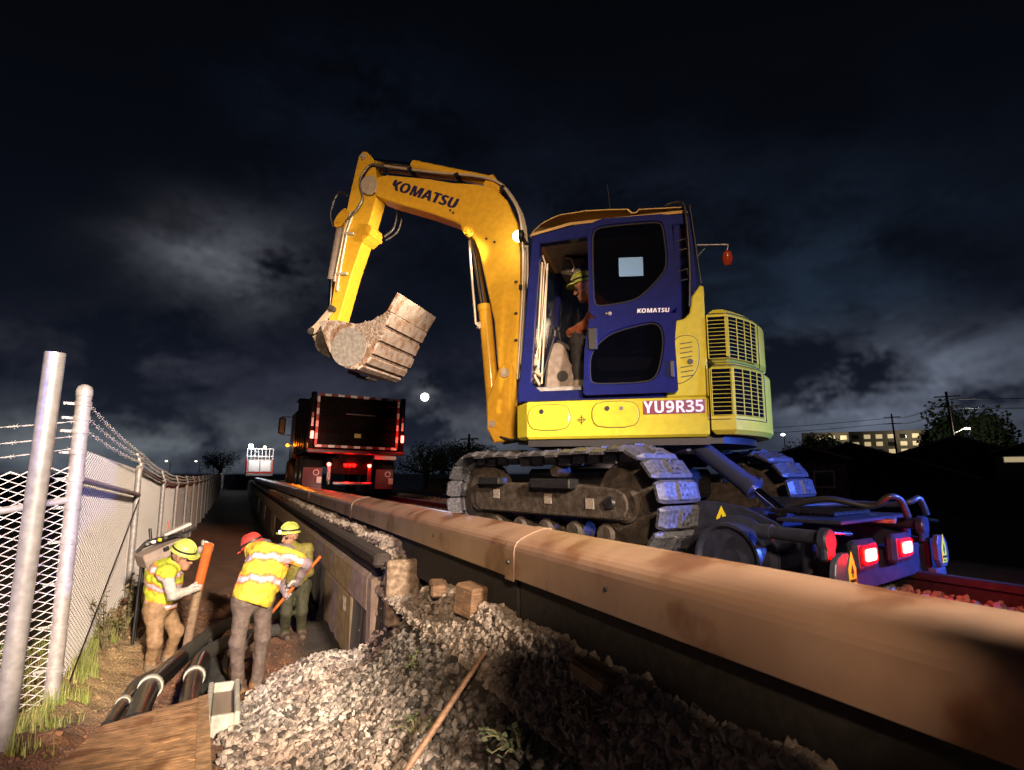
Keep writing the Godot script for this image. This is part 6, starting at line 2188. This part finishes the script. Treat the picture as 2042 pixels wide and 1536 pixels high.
func build_background() -> void:
	# moon
	var st := S()
	lathe(st, [[0, -4.2], [1.6, -3.9], [3.0, -3.0], [3.9, -1.6], [4.2, 0], [3.9, 1.6], [3.0, 3.0], [1.6, 3.9], [0, 4.2]], Vector3.ZERO, Basis.IDENTITY, 24, true)
	tag(obj(st, "moon", glow(Color(1, .97, .92), 6.0), self, Transform3D(Basis.IDENTITY, Vector3(169.2, 77.5, -577.4))), "bright full moon low in the sky between bucket and excavator", "moon")
	# trees
	tree(Vector3(77.5, -.8, -41.5), 9.6, 9.0, 11, "large dark round tree beside the lit street lamp on the right", 5200)
	tree(Vector3(86, -.8, -40), 7.0, 7.0, 12, "lower dark tree at the right edge behind the round tree")
	tree(Vector3(62.3, -.8, -48.4), 6.2, 4.4, 13, "small round dark tree just right of the excavator's rear")
	tree(Vector3(76, -.8, -58), 6.8, 9.0, 14, "low dark tree in front of the lit white buildings")
	tree(Vector3(17.4, -.6, -58.4), 4.1, 6.0, 15, "dark tree just right of the dump truck", 3400)
	tree(Vector3(20.2, -.6, -57.2), 4.4, 5.0, 16, "dark tree in the clump between dump truck and boom", 3000)
	tree(Vector3(23.2, -.6, -55.7), 3.9, 5.0, 17, "dark tree in the clump nearest the boom cylinder", 3000)
	tree(Vector3(-3.2, -.6, -150), 6.0, 9.0, 18, "tiny dark tree on the skyline above the fence")
	tree(Vector3(92, -.8, -30), 6.0, 9.0, 19, "dark shrubby tree at the far right skyline")
	# poles and wires
	far_pole(Vector3(66.3, -.8, -35.8), 9.7, "tall leaning wooden pole with a lit street lamp on the right", true, -.9)
	far_pole(Vector3(90.6, -.8, -57.1), 10.4, "wooden pole with crossarms in front of the lit white buildings", false, -.8)
	far_pole(Vector3(21.2, -.6, -56.5), 5.2, "thin wooden pole standing in the trees right of the dump truck", false, .1)
	var wires := [[Vector3(64.8, 8.1, -35.6), Vector3(90.1, 9.0, -57.1)], [Vector3(64.8, 7.2, -35.6), Vector3(90.1, 8.2, -57.1)], [Vector3(90.1, 9.0, -57.1), Vector3(40, 6.0, -75)], [Vector3(90.1, 8.2, -57.1), Vector3(40, 5.2, -75)], [Vector3(64.8, 8.1, -35.6), Vector3(75, 8.0, -12)], [Vector3(64.8, 7.2, -35.6), Vector3(75, 7.0, -12)]]
	for k in wires.size():
		st = S()
		var pts := []
		for i in 15:
			var f := i / 14.0
			pts.append(wires[k][0].lerp(wires[k][1], f) - Vector3(0, 2.4 * f * (1 - f), 0))
		tube(st, pts, .035, 4)
		tag(obj(st, "overhead_wire", M.black), ["upper black wire between the two right hand poles", "lower black wire between the two right hand poles", "upper black wire running left behind the excavator", "lower black wire running left behind the excavator", "upper black wire running off the right edge", "lower black wire running off the right edge"][k], "wire", "overhead wires")
	# houses
	var win = M.lit
	var dark = M.tint
	house(Vector3(25.9, -.75, -21.3), 3.6, 4.0, 1.9, -.8, M.wall, "small cream house partly hidden by the far crawler track", [[-.8, 1.1, .9, .8, dark], [.8, 1.1, .9, .8, dark]])
	house(Vector3(35.5, -.75, -25.5), 10.5, 8.0, 1.0, -.95, mat(lin(.02, .018, .018), .8), "dark low gabled house with a pale roof edge right of the rail gear", [])
	house(Vector3(50, -.75, -28), 13, 9.0, 1.4, -.9, mat(lin(.03, .026, .025), .8), "wide dark house behind the gabled one", [[3.0, 1.0, .7, .9, M.lit]])
	house(Vector3(50.5, -.75, -22.1), 5.0, 5.0, 2.6, -1.1, mat(lin(.3, .16, .13), .8), "reddish house cut by the right edge of the view", [[-1.5, 2.3, 1.2, .5, M.lit]])
	var bl := [[Vector3(118, -.8, -90), 9.0, 10.2, "pale lit apartment block just left of the farther pole"], [Vector3(131, -.8, -83.5), 17.0, 10.6, "long pale lit building right of the farther pole"]]
	for b in bl:
		var t := thing("lit_building", b[0], b[3], "building", "pale buildings on the skyline", -.95)
		st = S()
		box(st, Vector3(0, b[2] * .5, 0), Vector3(b[1], b[2], 8), Basis.IDENTITY, .05)
		obj(st, "wall", M.wall, t)
		for i in int(b[1] / 2.2):
			for j in 3:
				st = S()
				box(st, Vector3(-b[1] * .5 + 1.4 + i * 2.2, b[2] - 1.2 - j * 1.6, 4.03), Vector3(1.2, .9, .08), Basis.IDENTITY, .02)
				obj(st, "window", M.lit if (i * 7 + j * 3) % 4 else M.tint, t)
		omni(b[0] + Vector3(-5, b[2] - 1.0, 7), Color(1, .97, .85), 12.0, .4)
	# lit window glints low in front of the skyline and the field's edge wall
	st = S()
	box(st, Vector3.ZERO, Vector3(60, 1.15, .25), Basis.IDENTITY, .03)
	var wl := obj(st, "boundary_wall", mat(lin(.10, .09, .085), .9, 0, "grime", .5), self, Transform3D(Basis(Vector3.UP, -.95), Vector3(30, -.25, -17)))
	tag(wl, "low dark boundary wall along the far side of the field", "wall")
	# lamps beside the excavator's rear and on the left skyline
	for q in [[Vector3(50.3, -.8, -43), 5.2, "small street lamp just right of the excavator's counterweight", Color(.9, .95, 1)], [Vector3(-10.5, -.5, -120), 3.2, "tiny pale street lamp on the skyline above the fence, left", Color(1, .95, .85)], [Vector3(-6.5, -.5, -130), 3.4, "tiny pale street lamp on the skyline above the fence, right", Color(1, .95, .85)]]:
		var t := thing("street_lamp", q[0], q[2], "street lamp", "small street lamps")
		st = S()
		tube(st, [Vector3.ZERO, Vector3(0, q[1], 0), Vector3(-.5, q[1] + .2, .3)], .06, 6)
		obj(st, "post", M.galv_dull, t)
		st = S()
		lathe(st, [[0, -.16], [.2, -.06], [.22, 0], [.12, .1], [0, .12]], Vector3(-.6, q[1] + .1, .35), Basis.IDENTITY, 12, true)
		obj(st, "street_lamp_lens", glow(q[3], 6.0), t)

# ---------------------------------------------------------------- work lights outside the frame
func light_mast(at: Vector3, to: Vector3, c: Color, e: float, angle: float, size: float, head: Vector2, label: String) -> void:
	var g := H(at.x, at.z)
	var t := thing("light_tower", Vector3(at.x, g, at.z), label, "work light")
	var o := t.position
	var dir := (to - at).normalized()
	var bs := orient(dir.cross(Vector3.UP), Vector3.UP)      # x to the side
	var zb := Basis(bs.x, bs.x.cross(-dir) * -1.0, -dir).orthonormalized()
	var st := S()
	cyl(st, Vector3(0, 0, 0), at - dir * .12 - o, .03, 12)
	for k in 3:
		var a := TAU * k / 3.0 + .4
		cyl(st, Vector3(0, .45, 0), Vector3(cos(a) * .5, .02, sin(a) * .5), .018, 8)
	obj(st, "mast", M.galv_dull, t)
	st = S()
	box(st, at - dir * .07 - o, Vector3(head.x + .06, head.y + .06, .1), zb, .02)
	var h := obj(st, "lamp_head", M.black, t)
	st = S()
	box(st, at - dir * .012 - o, Vector3(head.x, head.y, .015), zb, .004)
	obj(st, "lamp_lens", glow(c, 8.0), h)
	spot(at + dir * .03, to, c, e, angle, size)

func build_work_lights() -> void:
	light_mast(Vector3(-2.6, 4.4, 7.5), Vector3(1.1, .3, -5.0), Color(1, .85, .70), 210.0, 22.0, .42, Vector2(.9, .7), "warm flood lamp on a tall mast behind the viewer, lighting rail cover and boom")
	light_mast(Vector3(1.5, 4.0, 7.0), Vector3(-.4, -.4, -6.0), Color(1, .90, .80), 620.0, 17.0, .3, Vector2(.7, .6), "neutral flood lamp on a mast behind the viewer over the track, lighting trench and fence")
	light_mast(Vector3(5.3, 1.35, -.2), Vector3(3.3, .55, -3.1), Color(.30, .45, 1.0), 60.0, 25.0, .08, Vector2(.35, .2), "cool white flood lamp on a mast right of the viewer, lighting the rail gear")
	light_mast(Vector3(-3.6, 1.5, -1.6), Vector3(-1.0, .25, -4.3), Color(.22, .32, 1.0), 7.0, 20.0, .08, Vector2(.25, .15), "blue white lamp on a low mast left of the fence, catching the tall pole")
	# unseen boxes added behind the viewer to shade the upper slope and rail end
	var t := thing("shadow_blocker", Vector3(0, H(0, .65), .65), "added grey shadow-casting cabinet with a side box, just behind the viewer", "blocker", "shadow blockers added behind the viewer")
	var y0 := t.position.y
	bxp("housing", t, Vector3(.05, (1.28 - y0) * .5, 0), Vector3(.30, 1.28 - y0, .36), M.grey, .01)
	bxp("side_box", t, Vector3(.281, (1.1 - y0) * .5, 0), Vector3(.158, 1.1 - y0, .3), M.grey, .01)
	bxp("end_box", t, Vector3(.735, (1.0 - y0) * .5, 0), Vector3(.23, 1.0 - y0, .28), M.grey, .01)
	bxp("link_box", t, Vector3(.559, (.5 - y0) * .5, 0), Vector3(.118, .5 - y0, .2), M.grey, .01)
	bxp("low_box", t, Vector3(.43, (.89 - y0) * .5, 0), Vector3(.136, .89 - y0, .28), M.grey, .01)
	bxp("door", t, Vector3(.05, .95, -.184), Vector3(.26, 1.5, .012), M.grey, .004)
	bxp("handle", t, Vector3(.1, .95, -.2), Vector3(.02, .12, .02), M.black, .004)
	var t2 := thing("shadow_blocker", Vector3(1.245, H(1.245, .65), .65), "added grey shadow-casting cabinet at the end of the third rail, behind the viewer", "blocker", "shadow blockers added behind the viewer")
	var y2 := t2.position.y
	bxp("housing", t2, Vector3(-.07, (1.22 - y2) * .5, 0), Vector3(.2, 1.22 - y2, .36), M.grey, .01)
	bxp("door", t2, Vector3(0, .75, -.184), Vector3(.15, 1.0, .012), M.grey, .004)
	bxp("handle", t2, Vector3(.05, .75, -.2), Vector3(.02, .12, .02), M.black, .004)
